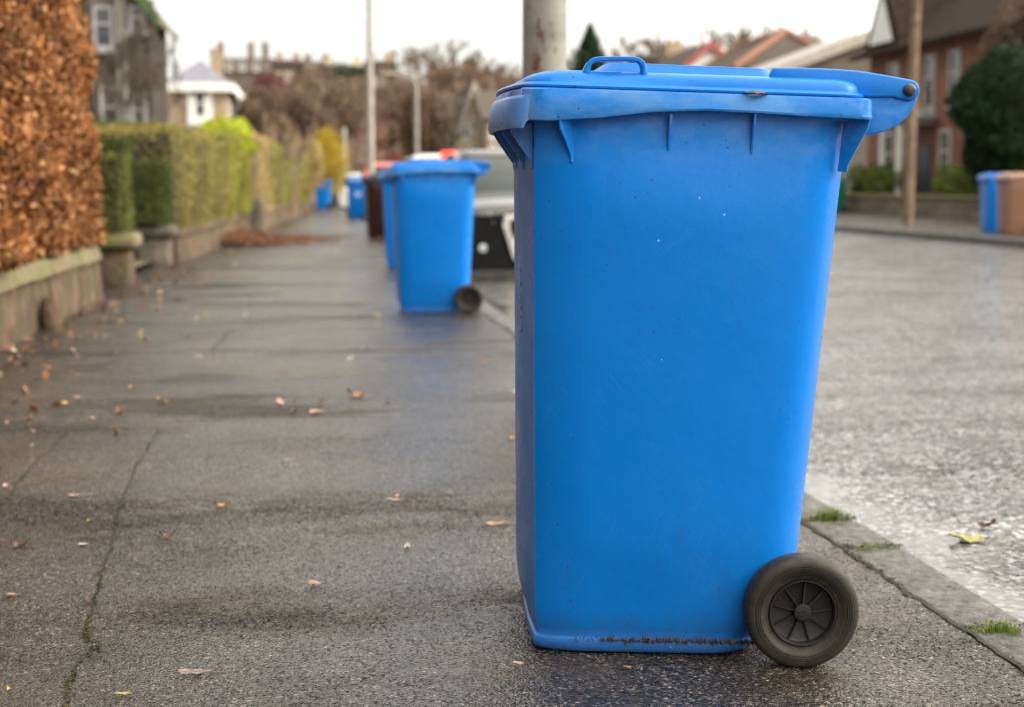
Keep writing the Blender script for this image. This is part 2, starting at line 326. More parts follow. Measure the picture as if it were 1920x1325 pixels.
# ---------------------------------------------------------------- the setting
def wall_x(y):                                  # street face of the left-hand garden walls
    return float(np.interp(y, [0, 11.7, 13.2, 16.4, 26.3, 27.2, 47.4, 70, 130], [-1.75, -1.72, -1.67, -1.58, -1.2, -1.12, -.15, -.2, -1.4]))
def kerb_x(y): return float(np.interp(y, [0, 2.5, 3.4, 8.2, 25, 40, 60, 130], [1.30, 1.275, 1.265, 1.18, 1.15, 1.02, .75, -.4]))
def drop(y): return 1 - sm(4.2, 7.0, y)         # dropped kerb beside the near bin
BIN_ROLL = R(1.8)
def pave_z(x, y):
    z = -math.tan(BIN_ROLL) * max(0, x - .39) * drop(y)
    z -= .05 * sm(3.6, 9.4, y)
    far = sm(.5, 1.4, math.hypot(x - .6, y - 2.6))
    return z + far * (.005 * sin(2.1 * y + 1.3 * x) + .004 * sin(5.3 * y - 2.2 * x + 1) + .003 * sin(3.1 * x + .7 * y))
def road_z(y): return -.05 - .065 * (1 - drop(y)) - .05 * sm(3.6, 9.4, y)
def sheet(name, xs, ys, zf, m, kind='structure'):
    V = [(x(y) if callable(x) else x, y) for y in ys for x in xs]
    V = [(a, b, zf(a, b)) for a, b in V]; n = len(xs)
    F = [(i*n+j, i*n+j+1, (i+1)*n+j+1, (i+1)*n+j) for i in range(len(ys)-1) for j in range(n-1)]
    return tag(npmesh(name, V, F, m, smooth=True), kind=kind)
ys = list(np.arange(-40, -4, 2.)) + list(np.arange(-4, 12, .12)) + list(np.arange(12, 131, 1.0))
sheet('pavement', [(lambda t: lambda y: (wall_x(y) - .5) * (1 - t) + kerb_x(y) * t)(t) for t in np.linspace(0, 1, 34)], ys, pave_z, PAVE)
sheet('road', [lambda y: kerb_x(y) + .1] + [(lambda k: lambda y: kerb_x(y) + k)(k) for k in (.3, .6, 1.2, 2.5, 4, 6, 8, 10.3)],
      ys, lambda x, y: road_z(y) + .012 * sm(0, 1, (x - kerb_x(y) - .2)), ROAD)
# kerb stones with open joints
kb = MB(); joints = [-3, -2.1, -1.2, -.3, .55, 1.4, 2.07, 2.63, 3.27, 3.56, 4.4, 5.3, 6.2, 7.1, 8.0] + list(np.arange(8.9, 128, .95))
for a, b in zip(joints[:-1], joints[1:]):
    a += .006; b -= .006; h = [pave_z(kerb_x(y), y) + .002 + random.uniform(-.003, .002) for y in (a, b)]
    for y, z in ((a, h[0]), (b, h[1])): pass
    xa, xb, w = kerb_x(a) + .008, kerb_x(b) + .008, .155
    kb.add([(xa, a, -.3), (xa+w, a, -.3), (xb+w, b, -.3), (xb, b, -.3), (xa, a, h[0]), (xa+w, a, h[0]-.004), (xb+w, b, h[1]-.004), (xb, b, h[1])],
           [(3,2,1,0),(4,5,6,7),(0,1,5,4),(1,2,6,5),(2,3,7,6),(3,0,4,7)])
tag(kb.build('kerb', STONE_KERB, bevel=.012, seg=3, smooth=50), kind='structure')
# far side of the street
FK = 11.15
sheet('far_pavement', [FK + .15, 13, 16.6], list(np.arange(-40, 131, 5.)), lambda x, y: -.02, PAVE)
tag(MB().box(FK, FK + .146, -40, 130, -.3, -.012).build('far_kerb', STONE_KERB, bevel=.015), kind='structure')
# ground sheet to the horizon, gardens, rising hill
sheet('ground', [-1500, -60, 0, 60, 1500], [-300, 0, 60, 140, 1800], lambda x, y: -.32, GROUND)
sheet('left_garden', [-40, lambda y: wall_x(y) - .2], [-40, 0, 12, 26, 47, 130], lambda x, y: .02, GARDEN)
sheet('right_garden', [16.65, 70], [-40, 130], lambda x, y: .03, GARDEN)
def hill_z(x, y): return -.4 + 16 * sm(95, 240, y) + 7 * sm(200, 420, y) + 1.2 * sin(x * .035 + 1) * sm(100, 200, y)
sheet('hill', list(np.linspace(-420, 420, 40)), list(np.linspace(92, 520, 40)), hill_z, HILLM)

# ================================================================ the wheelie bin (built once, local frame: x front->back, y near->far, z up)
OX, OY = .22, .23                                # base centre in the measured frame
def sh(p): return (p[0] - OX, p[1] - OY, p[2])
def plan(xf, xb, y0, y1, bulge, cx, cy, rb, nb=9, crease=True, nf=12):
    """closed plan outline: bulged front panel, creased front corners, round back corners"""
    P = []; yc = (y0 + y1) / 2; hw = (y1 - y0) / 2 - cy
    for k in range(nf + 1):                      # front panel, far to near
        y = yc + hw * (1 - 2 * k / nf); P.append((xf - bulge * (1 - ((y - yc) / hw) ** 2), y))
    a0 = .55 if crease else .12
    for k in range(8):                           # near front corner
        a = a0 + (pi/2 - a0) * k / 7; c = 1 - cos(a0)
        P.append((xf + .003 + cx * (1 - cos(a) - c) / (1 - c), y0 + cy * (1 - sin(a)) * .92))
    for k in range(1, 6): P.append((xf + cx + (xb - rb - xf - cx) * k / 6, y0))
    for k in range(nb): a = pi/2 * k / (nb - 1); P.append((xb - rb + rb * sin(a), y0 + rb * (1 - cos(a))))
    for k in range(1, 6): P.append((xb, y0 + rb + (y1 - y0 - 2 * rb) * k / 6))
    for k in range(nb): a = pi/2 * k / (nb - 1); P.append((xb - rb + rb * cos(a), y1 - rb + rb * sin(a)))
    for k in range(1, 6): P.append((xb - rb + (xf + cx - xb + rb) * k / 6, y1))
    for k in range(7, -1, -1):
        a = a0 + (pi/2 - a0) * k / 7; c = 1 - cos(a0)
        P.append((xf + .003 + cx * (1 - cos(a) - c) / (1 - c), y1 - cy * (1 - sin(a)) * .92))
    return P
def body_sec(z):
    xf = -.004 - .037 * z; xb = .484 + .048 * z
    if z < .13: xb -= .075 * (1 - z / .13) ** 1.5
    return xf, xb, -.045 * z, .46 + .045 * z
def ring(z, off=0, **k):
    xf, xb, y0, y1 = body_sec(z); a = dict(bulge=.006 + .018 * sm(.0, .12, z), cx=.105, cy=.05, rb=.085); a.update(k); xc, hx, yc, hy = (xf + xb) / 2, (xb - xf) / 2, (y0 + y1) / 2, (y1 - y0) / 2; sb = .022 * sm(.02, .25, z) * (1 - sm(.8, .99, z))
    return [sh((x, y + sb * (y - yc) / hy * max(0, 1 - ((x - xc) / hx) ** 2), z)) for x, y in plan(xf - off, xb + off, y0 - off, y1 + off, **a)]
def make_bin(label, loc, rz, ry=0, group=None):
    root = empty('wheelie_bin', label, 'wheelie bin', loc, (0, 0, 0), group)
    root.rotation_mode = 'XYZ'; root.rotation_euler = (0, ry, rz)
    m = MB(); rs = []
    for z, o in ((.0, -.012), (.003, -.001), (.008, .002), (.021, .0025), (.0255, .0005), (.028, -.004), (.033, -.005), (.045, -.0035), (.06, -.001)): rs.append(ring(z, o))
    for z in np.linspace(.085, .995, 26): rs.append(ring(float(z)))
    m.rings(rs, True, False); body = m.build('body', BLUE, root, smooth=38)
    # rim: hollow band, lower edge arched along the sides
    def rimring(off, z, arch=0, bul=.034):
        xf, xb, y0, y1 = body_sec(.99); P = plan(xf - off, xb + off * .95, y0 - off, y1 + off, bul, .05, .04, .03)
        res = []
        for x, y in P:
            zz = z
            if arch:
                s = min(1, max(0, (x + .02) / .25)); zz += .020 * s * s * (3 - 2 * s)
                c = (x - .27) / .16; zz += .006 * math.exp(-c * c)
            res.append(sh((x, y, zz)))
        return res
    rm = MB().rings([rimring(-.001, .972, 1), rimring(.020, .967, 1), rimring(.024, .9675, 1), rimring(.0255, .971, 1), rimring(.0245, .998), rimring(.0235, 1.0205),
                     rimring(.0215, 1.0235), rimring(.012, 1.0235), rimring(-.004, 1.018), rimring(-.006, .985)], False, False)
    rim = rm.build('rim', BLUE_RIM, root, smooth=34)
    # front grip lip: a second step below the lid, on the front only
    lip = MB(); xf, xb, y0, y1 = body_sec(.99); prof = [(-.022, 1.011), (-.031, 1.009), (-.035, 1.003), (-.0385, .975), (-.039, .960), (-.036, .9535), (-.030, .953), (-.024, .962), (-.016, .9675)]
    L_ = []
    for k in range(25):
        q = -1 + k / 12; e = 1 - .45 * abs(q) ** 12
        L_.append([sh((xf + (dx * e if dx < 0 else dx) - .034 * (1 - q * q), (y0 + y1) / 2 + q * ((y1 - y0) / 2 + .017), z)) for dx, z in prof + [(.004, .972), (.004, 1.012)]])
    lip.rings(L_, True, True); lip.build('front_lip', BLUE_RIM, root, smooth=60)
    # gussets under the rim
    def rib(px, py, dx, dy, top, bot, tip, th=.0045, name='rib'):
        n = Vector((-dy, dx, 0)).normalized() * th / 2; d = Vector((dx, dy, 0)); b = Vector((px, py, 0))
        sec = []
        for z, a in ((top, 1.0), (top - .018, .93), ((top+bot)/2, .55), (bot + .012, tip + .02), (bot, tip)):
            yy = Vector((0, -.045 * (z - .95) if dy < 0 else (.045 * (z - .95) if dy > 0 else 0), 0)); xx = Vector((-.037 * (z - .95) if dx < 0 else .048 * (z - .95), 0, 0))
            if abs(dx) < .006: xx = Vector((0, 0, 0))
            c = b + yy + xx; i = c - d * .4; o = c + d * a
            sec.append([Vector((*(p + s * n).xy, z)) - Vector((OX, OY, 0)) for p, s in ((i, -1), (o, -1), (o, 1), (i, 1))])
        MB().rings(sec).build(name, BLUE, body, bevel=.001)
    ys_, ye_ = -.0425, .5025
    for side, yb in ((-1, ys_), (1, ye_)):
        rib(.030, yb, -.026, side * .024, .972, .897, .16); rib(.198, yb, 0.0, side * .021, .985, .897, .14)
        rib(.345, yb, 0.0, side * .021, .992, .897, .14); rib(.520, yb + .012 * -side, .028, side * .022, .990, .897, .1)
    for yb in (.0, .075, .16, .30, .385, .46):
        q = (yb - .23) / .23; rib(-.040 - .024 * (1 - q * q), yb, -.040, 0, .966, .885, .02)
    # lid
    lx0, lx1, ly0, ly1 = -.066, .545, -.061, .521
    def lring(ins, z, fr=0, r=.05, scoop=0):
        P = plan(lx0 + ins + fr, lx1 - ins * .7, ly0 + ins, ly1 - ins, .033 * (1 - sm(1.033, 1.042, z) * .72), r, r * .8, r, crease=False); o = []
        for x, y in P:
            if scoop and .02 < x < .165:
                w = math.exp(-((x - .095) / .045) ** 4) * scoop
                if y < 0: y += w
                if y > .46: y -= w
            o.append(sh((x, y, z)))
        return o
    lid_m = MB().rings([lring(.004, 1.0245), lring(0, 1.0255), lring(-.001, 1.029), lring(.001, 1.0325), lring(.004, 1.0335), lring(.0065, 1.035), lring(.007, 1.038, scoop=.004), lring(.0085, 1.044, .004, scoop=.010),
                        lring(.012, 1.050, .014, scoop=.013), lring(.018, 1.0545, .024, scoop=.012), lring(.025, 1.0568, .034, scoop=.008), lring(.034, 1.0578, .045, scoop=.003), lring(.06, 1.0585, .08)], False, True)
    lid = lid_m.build('lid', BLUE_LID, root, smooth=45)
    def blk(x0, x1, y0, y1, z0, z1, s0, s1, sy, r, name, m_=BLUE_LID, drop1=0.0):
        rs = []
        for z, k in ((z0, 0), (z0 + (z1 - z0) * .55, .5), (z1 - .003, .88), (z1 - .0006, .95), (z1, 1.15)):
            rs.append([sh((x, y, z - drop1 * max(0, (x - x0) / (x1 - x0)) * (1 if k > .3 else 0))) for x, y in plan(x0 + s0 * k, x1 - s1 * k, y0 + sy * k, y1 - sy * k, .004, r, r, r, crease=False)])
        return MB().rings(rs, False, True).build(name, m_, lid, smooth=50)
    blk(.062, .40, .005, .455, 1.056, 1.0775, .030, .012, .012, .03, 'raised_panel', drop1=.002)
    blk(.41, .520, .075, .385, 1.056, 1.070, .006, .05, .012, .03, 'raised_panel', drop1=.004)
    blk(.235, .31, .36, .43, 1.074, 1.0835, .008, .008, .005, .015, 'raised_stop')
    # loop handles of the lid
    for yb in (-.028, .488):
        pts = [(.050, 1.052), (.0515, 1.060), (.055, 1.0685), (.061, 1.0745), (.070, 1.0775), (.10, 1.0792), (.131, 1.0800), (.141, 1.0780), (.1475, 1.0730), (.151, 1.064), (.152, 1.052)]
        h = MB(); sec = []
        for i, (x, z) in enumerate(pts):
            a, b = pts[max(i-1, 0)], pts[min(i+1, len(pts)-1)]; t = Vector((b[0]-a[0], 0, b[1]-a[1])).normalized(); n = Vector((-t.z, 0, t.x)); c = Vector((x, yb, z)); w = .014; hh = .0036 + .0030 * min(1, abs(i - 5.5) / 5.5) ** 2
            sec.append([sh(c + Vector((0, sy * w, 0)) + n * sz * hh) for sy, sz in ((-1,-.7),(-.85,-1),(.85,-1),(1,-.7),(1,.7),(.85,1),(-.85,1),(-1,.7))])
        h.rings(sec).build('lid_handle', BLUE_LID, lid, smooth=55)
    # hinge: lid arms, body brackets, pin
    def arc(cx, cz, r, a0, a1, n=10): return [(cx + r * cos(R(a0 + (a1 - a0) * k / n)), cz + r * sin(R(a0 + (a1 - a0) * k / n))) for k in range(n + 1)]
    def shp(poly): return [(x - OX, z) for x, z in poly]
    arm = [(.372, 1.050), (.378, 1.0735), (.43, 1.0752), (.49, 1.0748), (.53, 1.0730), (.57, 1.0685)] + arc(.6215, 1.0425, .0185, 75, -115, 14) + [(.602, 1.0268), (.595, 1.0295), (.56, 1.0282), (.52, 1.0282), (.50, 1.036)]
    brk = [(.533, 1.020), (.548, 1.036), (.600, 1.0365), (.622, 1.0365), (.6345, 1.036), (.6385, 1.030), (.634, 1.016), (.624, .998), (.609, .983), (.59, .972), (.568, .965), (.545, .9618), (.533, .963)]
    pinm = [(0.0001, -.011), (.006, -.0108), (.0092, -.009), (.011, -.005), (.0113, .0), (.0113, .02)]
    for sgn, ya in ((1, -.034), (-1, .494)):
        MB().prism(shp(arm), ya - OY, ya + sgn * .022 - OY).build('hinge_arm', BLUE_LID, lid, bevel=.004, seg=3, smooth=50)
        MB().prism(shp(brk), ya + sgn * .006 - OY, ya + sgn * .032 - OY).build('hinge_bracket', BLUE, body, bevel=.003, seg=3, smooth=50)
        MB().lathe([(r, ya - OY + sgn * y) for r, y in pinm], .6210 - OX, 1.0425, 20).build('hinge_pin', PIN, root, smooth=60)
    MB().tube([sh((.606, -.012, 1.002)), sh((.606, .472, 1.002))], .012, 12).build('grip_bar', BLUE, root, smooth=40)
    # axle, wheels
    WX, WZ = .479, .101
    MB().tube([sh((WX, -.05, WZ)), sh((WX, .51, WZ))], .011, 10).build('axle', PIN, root, smooth=40)
    for sgn, ya in ((1, -.066), (-1, .526)):
        f = lambda r, y: (r, ya - OY + sgn * y)
        tp = [f(.0615, .012), f(.0635, .0085), f(.066, .0075), f(.070, .0065), f(.0735, .0035), f(.077, .001), f(.0790, .0003), f(.0797, .0028), f(.0804, .0002), f(.0830, -.0002), f(.0837, .0026), f(.0844, -.0003), f(.0870, -.0003), f(.0877, .0024), f(.0884, -.0002), f(.0910, .0), f(.0950, .0008), f(.0990, .003),
              f(.1020, .0065), f(.1036, .012), f(.1042, .020), f(.1042, .036), f(.1030, .045), f(.0985, .051), f(.09, .054), f(.066, .052), f(.0615, .048)]
        w = MB().lathe(tp, WX - OX, WZ, 72).build('wheel', RUBBER, root, smooth=28)
        hb = MB().lathe([f(.0622, .05), f(.0622, .0075), f(.0612, .0055), f(.0592, .0055), f(.0578, .0075), f(.056, .0185), f(.052, .021), f(.016, .0225), f(.016, .0105), f(.0148, .0088), f(.0135, .0084), f(.003, .0084), f(.0022, .0096), f(.0001, .0096)], WX - OX, WZ, 48)
        for k in range(9):
            a = .12 + 2*pi*k/9; c, s_ = cos(a), sin(a); t = .0011
            y0_, y1_ = ya - OY + sgn * .0225, ya - OY + sgn * .0125
            y2_ = ya - OY + sgn * .0155
            pr = [(.0145, y0_), (.0145, y1_), (.0565, y2_), (.0565, y0_)]
            A = [(WX - OX + r*c - s_*t, y, WZ + r*s_ + c*t) for r, y in pr]; B = [(WX - OX + r*c + s_*t, y, WZ + r*s_ - c*t) for r, y in pr]
            hb.add(A + B, [(0,1,2,3),(7,6,5,4),(0,4,5,1),(1,5,6,2),(2,6,7,3),(3,7,4,0)])
        hb.build('hub', HUBM, w, smooth=35)
    return root

def bin_base(O, rz, ry=0):                       # world place of the base centre from its near front corner
    M = Matrix.Rotation(rz, 3, 'Z') @ Matrix.Rotation(ry, 3, 'Y'); return Vector(O) + M @ Vector((OX, OY, 0))
rz0 = R(-6)
near = make_bin('large blue wheelie bin in the foreground with worn rim and black rubber wheel', bin_base((.395, 2.521, .0015), rz0, BIN_ROLL), rz0, BIN_ROLL)
def spawn(label, O, rz, group, swap=None):
    c = copy_tree(near); c.location = bin_base(O, rz); c.rotation_euler = (0, 0, rz); tag(c, label, 'wheelie bin', group)
    if swap:
        for ch in c.children_recursive:
            for i, ms in enumerate(ch.data.materials):
                if ms.name in swap:
                    key = (ch.data.name, swap[ms.name].name)
                    if key not in SWAPPED:
                        d = ch.data.copy(); d.materials[i] = swap[ms.name]; SWAPPED[key] = d
                    ch.data = SWAPPED[key]; break
    return c
SWAPPED = {}
bins = 'blue wheelie bins set out along the pavement'
spawn('blue wheelie bin standing second nearest, in front of the parked black car', (.603, 10.08, -.048), R(-4), bins)
spawn('blue wheelie bin half hidden directly behind the second nearest bin', (.785, 15.36, -.048), R(-4), bins)
bsw = {k: BROWN for k in ('blue_plastic', 'worn_blue_plastic', 'blue_lid_plastic')}
spawn('dark brown wheelie bin between the blue bins on the left pavement', (.93, 24.2, -.048), R(2), 'brown bins', bsw)
b5 = spawn('blue wheelie bin with round white emblem on its front, before the farthest one', (.87, 36.6, 0), R(88), bins, {'blue_plastic': BLUE_PLAIN_FRONT})
b5.location = (1.18, 38.4, -.048)
spawn('smallest and farthest blue wheelie bin beside the hedge end', (.12, 54.3, -.048), R(-5), bins)
far_bins = 'bins across the street'
spawn('blue wheelie bin on the far pavement behind the tan bin', (12.22, 24.7, -.018), R(-10), far_bins)
spawn('tan wheelie bin on the far pavement at the right edge', (11.99, 23.5, -.018), R(-6), far_bins, {'blue_plastic': TAN, 'worn_blue_plastic': TAN_LID, 'blue_lid_plastic': TAN_LID})
spawn('dark green wheelie bin by the low wall across the street', (15.75, 42.3, -.018), R(-10), far_bins, {k: GREENP for k in ('blue_plastic', 'worn_blue_plastic', 'blue_lid_plastic')})
# emblem on the fifth bin: white ring with a bar
em = MB().rings([[(-.027 - .015 - .037*.62 - OX + .012, r*cos(2*pi*k/24), .66 + r*sin(2*pi*k/24)) for k in range(24)] for r in (.06, .085)], False, False)
em.box(-.032 - .037*.62 - OX, -.028 - .037*.62 - OX, -.035, .035, .635, .685)
em.build('emblem', WHITE, b5)
# marks and mud that only the near bin shows
MARK = mat('faded_teal_paint', (.06, .14, .24), (.22, .27, .34), .7, 60)
for ch, z in (('S', .685), ('8', .640), ('S', .597)):
    cu = bpy.data.curves.new('painted_mark', 'FONT'); cu.body = ch; cu.size = .05; cu.extrude = .0008; cu.align_x = 'CENTER'; cu.align_y = 'CENTER'
    to = bpy.data.objects.new('tmp', cu); COL.objects.link(to)
    me = bpy.data.meshes.new_from_object(to.evaluated_get(bpy.context.evaluated_depsgraph_get())); bpy.data.objects.remove(to)
    me.materials.append(MARK); o = bpy.data.objects.new('painted_mark', me); COL.objects.link(o); o.parent = near
    q = (.115 - .23) / .20; o.location = sh((-.004 - .037 * z - .024 * (1 - q * q) - .0012, .115, z)); o.rotation_euler = (pi/2, 0, -pi/2 + .14)
md = MB()
for k in range(520):
    x = .06 + .35 * random.random() ** .8; r = random.uniform(.0012, .0042) * (.5 if x < .12 else 1); c = Vector(sh((x, -.003 - .0035 * random.random(), .0275 + random.gauss(0, .0022))))
    vs = [c + Vector((random.uniform(-1,1), random.uniform(-1,1), random.uniform(-1,1))).normalized() * r for _ in range(3)] + [c + Vector((0, 0, r)), c - Vector((0, 0, r)), c + Vector((0, -r, 0))]
    md.add(vs, [(0,1,3),(1,2,3),(2,0,3),(1,0,4),(2,1,4),(0,2,4),(0,1,5),(1,2,5)])
tag(md.build('mud_deposit', MUD, near), kind='stuff')
# dry leaf caught between lid and rim
lf = MB(); n = 10
for s_ in (0, .0035):
    lf.rings([[(.322 + .042*k/n - OX, -.066 - .009*sin(pi*k/n) + w*.004 - OY, 1.0255 + s_ * .6 + .0025*sin(pi*k/n)*(w) + .0006*sin(k*2.1)) for w in (-1, 0, 1)] for k in range(n + 1)], False, False, closed=False)
o = lf.build('dead_leaf', mat('dead_leaf', (.035, .02, .013), (.13, .08, .05), .7, 120)); o.matrix_world = near.matrix_basis.copy()
tag(o, 'shrivelled brown leaf caught under the lid of the near bin', 'leaf')

# ================================================================ leaves and vegetation builders
def leaf_faces(P, size, N=None, spread=1.0, fold=.25, aspect=.62, rng=RNG):
    """one folded leaf (two quads sharing a rib) at each point"""
    n = len(P); d = rng.normal(size=(n, 3)); d /= np.linalg.norm(d, axis=1)[:, None]
    nn = rng.normal(size=(n, 3)) * spread + (0 if N is None else N); nn /= np.linalg.norm(nn, axis=1)[:, None] + 1e-9
    a = d - nn * np.sum(d * nn, 1)[:, None]; a /= np.linalg.norm(a, axis=1)[:, None] + 1e-9; b = np.cross(nn, a)
    s = (size * rng.uniform(.65, 1.3, n))[:, None]; l = a * s * .5; w = b * s * .5 * aspect; u = nn * s * fold * rng.uniform(-1, 1, n)[:, None]
    V = np.stack([P - l, P + w + u - l * .1, P + l - u * .3, P - w + u - l * .1], 1).reshape(-1, 3)
    i = np.arange(n)[:, None] * 4; F = np.concatenate([i + [[0, 1, 2]], i + [[0, 2, 3]]], 1).reshape(-1, 3)
    return V, F
def box_points(n, x0, x1, y0, y1, z0, z1, depth=.06, faces='xXyYZ', rng=RNG):
    A = {'x': (y1-y0)*(z1-z0), 'X': (y1-y0)*(z1-z0), 'y': (x1-x0)*(z1-z0), 'Y': (x1-x0)*(z1-z0), 'Z': (x1-x0)*(y1-y0)}
    tot = sum(A[f] for f in faces); Ps = []; Ns = []
    for f in faces:
        k = max(1, int(n * A[f] / tot)); p = np.stack([rng.uniform(x0, x1, k), rng.uniform(y0, y1, k), rng.uniform(z0, z1, k)], 1); d = rng.exponential(depth * .5, k) - depth * .35
        nrm = np.zeros((k, 3))
        ax = 'xyz'.index(f.lower()); sgn = 1 if f.isupper() else -1
        p[:, ax] = ((x1, y1, z1)[ax] - d) if f.isupper() else ((x0, y0, z0)[ax] + d); nrm[:, ax] = sgn
        Ps.append(p); Ns.append(nrm)
    return np.concatenate(Ps), np.concatenate(Ns)
CORE = mat('hedge_twigs_inside', (.02, .018, .010), (.05, .04, .025), .95, 20, .02, 40)
def hedge(label, x0, x1, y0, y1, z0, z1, m, n=6000, size=.05, shear=None, depth=.06, group=None, lump=.03, name='clipped_hedge', cat='hedge', extra=None):
    """clipped hedge block; shear(y) shifts x so that it follows the wall"""
    cx, cy = (x0 + x1) / 2, (y0 + y1) / 2
    root = empty(name, label, cat, (cx, cy, z0), group=group)
    P, N = box_points(n, x0, x1, y0, y1, z0, z1, depth)
    ph = P @ np.array([[2.1, 3.3, 1.2], [1.7, -2.2, 3.1], [2.6, 1.1, -2.8]])
    P = P + N * (lump * np.sin(ph).sum(1))[:, None]
    V, F = leaf_faces(P, size, N, .8)
    c = MB().box(x0 + .07, x1 - .07, y0 + .07, y1 - .07, z0, z1 - .07)
    cv = np.array(c.v); 
    for A in (V, cv):
        if shear is not None: A[:, 0] += np.interp(A[:, 1], *shear)
        A -= np.array([cx, cy, z0])
    npmesh('foliage', V, F, m, root)
    c.v = [tuple(p) for p in cv]; c.build('inner_twigs', CORE, root)
    return root
def bush(label, c, r, m, n=5000, size=.07, group=None, name='shrub', cat='shrub', stems=4, lob=.22, flat=.0, hollow=.45):
    root = empty(name, label, cat, (c[0], c[1], c[2] - r[2]), group=group); r = np.array(r)
    d = RNG.normal(size=(n, 3)); d /= np.linalg.norm(d, axis=1)[:, None]
    k = RNG.normal(size=(3, 3)) * 2.4; ph = RNG.uniform(0, 6, 3)
    lb = 1 + lob * np.sin(d @ k + ph).sum(1) / 1.7 + lob * .5 * np.sin(d @ (k * 2.3) + ph).sum(1) / 1.7
    rad = lb * (hollow + (1 - hollow) * RNG.uniform(0, 1, n) ** .4)
    P = d * rad[:, None] * r; P[:, 2] = np.maximum(P[:, 2], -r[2] * .98) + r[2]
    V, F = leaf_faces(P, size, d, 1.0); npmesh('foliage', V, F, m, root)
    st = MB()
    for i in range(stems):
        a = 2 * pi * i / stems + .4; st.tube([(0.04*cos(a), .04*sin(a), 0), (r[0]*.25*cos(a), r[1]*.25*sin(a), r[2]*.6), (r[0]*.5*cos(a), r[1]*.5*sin(a), r[2]*1.25)], [.03, .02, .006], 5)
    st.build('stem', BARK, root); return root
def bare_mesh(h, seed, depth=5, spread=.55, thick=.055, twigs=3, up=.25):
    """trunk and crown of a leafless tree: recursive tapering limbs ending in fine twigs"""
    rng = random.Random(seed); T = MB(); Cr = MB()
    def grow(p, d, ln, r, lv):
        q = p + d * ln * .5 + Vector((rng.gauss(0, .04), rng.gauss(0, .04), 0)) * ln; e = q + (d + Vector((rng.gauss(0, .12), rng.gauss(0, .12), .05))).normalized() * ln * .5
        (T if lv == 0 else Cr).tube([p, q, e], [max(r, .032), max(r * .85, .032), max(r * .66, .028)], 5 if lv < 2 else 3, caps=False)
        if lv >= depth: return
        for i in range(rng.choice((2, 3, 3)) if lv < depth - 1 else twigs):
            az = rng.uniform(0, 2*pi); s = spread * rng.uniform(.6, 1.3); a = d.orthogonal().normalized(); b = d.cross(a)
            nd = (d * cos(s) + (a * cos(az) + b * sin(az)) * sin(s) + Vector((0, 0, up * rng.random()))).normalized()
            grow(e if rng.random() < .7 else q, nd, ln * rng.uniform(.60, .88), r * (.62 if lv < 2 else .74), lv + 1)
    grow(Vector((0, 0, 0)), Vector((rng.gauss(0, .04), rng.gauss(0, .04), 1)).normalized(), h * .27, h * thick * .35, 0)
    return T, Cr
BARE = {}
def bare_tree(label, c, h, kind, m, rz=0, wide=1.0, group='leafless trees beyond the houses', **k):
    key = (kind, m.name)
    root = empty('bare_tree', label, 'tree', c, (0, 0, rz), group); root.scale = (h / 10 * wide, h / 10 * wide, h / 10)
    if key not in BARE:
        T, Cr = bare_mesh(10, kind, **k); BARE[key] = (T.build('trunk', m, root), Cr.build('crown', m, root))
    else:
        for o in BARE[key]: q = o.copy(); COL.objects.link(q); q.parent = root
    return root

# ---------------------------------------------------------------- left side: beech hedge on a low sandstone wall
def stone_wall(label, y0, y1, h, seed, capm=MOSSTONE, th=.32, step=(.45, .8), xoff=0):
    root = empty('garden_wall', label, 'wall', (wall_x(y0), y0, 0)); rg = random.Random(seed); y = y0; st = MB(); cp = MB()
    while y < y1 - .05:
        l = min(rg.uniform(*step), y1 - y); l = y1 - y if y1 - y - l < .2 else l
        xa, xb = wall_x(y + .01) + xoff, wall_x(y + l - .01) + xoff; j = rg.uniform(-.012, .012); hh = h * .72 + rg.uniform(-.006, .006)
        def quad(m, e0, e1, z0, z1, k): m.add([(xa-th,y+.005,z0),(xa+e0,y+.005,z0),(xb+e0,y+l-.004,z0),(xb-th,y+l-.004,z0),(xa-th,y+.005,z1),(xa+e1,y+.005,z1),(xb+e1,y+l-.004,z1),(xb-th,y+l-.004,z1)],
                       [(3,2,1,0),(4,5,6,7),(0,1,5,4),(1,2,6,5),(2,3,7,6),(3,0,4,7)])
        quad(st, .03 + j, j, -.10, hh, 0); quad(cp, .035 + j * .5, .0 + j * .5, hh + .002, h + rg.uniform(-.008, .012), 1)
        y += l
    for m, nme, mt in ((st, 'stone_course', WALLSTONE), (cp, 'coping', capm)):
        m.v = [(p[0] - root.location.x, p[1] - y0, p[2]) for p in m.v]; m.build(nme, mt, root, bevel=.009, seg=2, smooth=60)
    return root
stone_wall('low pink sandstone wall under the copper beech hedge', -9.0, 11.74, .37, 3)
o = MB(); rs = []
for i in range(9):
    t = i / 8; r = .17 * sqrt(max(.02, 1 - (t * 1.0 - .15) ** 2 * 1.15)) ; rs.append([((r*.62*cos(2*pi*k/14)*(1+.12*sin(3*k))) - .05*t, r*.8*sin(2*pi*k/14), -.03 + t * .33) for k in range(14)])
o.rings(rs); b = o.build('leaning_stone', WALLSTONE, None, smooth=70); b.location = (-1.63, 9.2, -.04); b.scale = (.62, .55, .66); tag(b, 'rounded pale stone leaning against the wall below the beech hedge', 'stone')
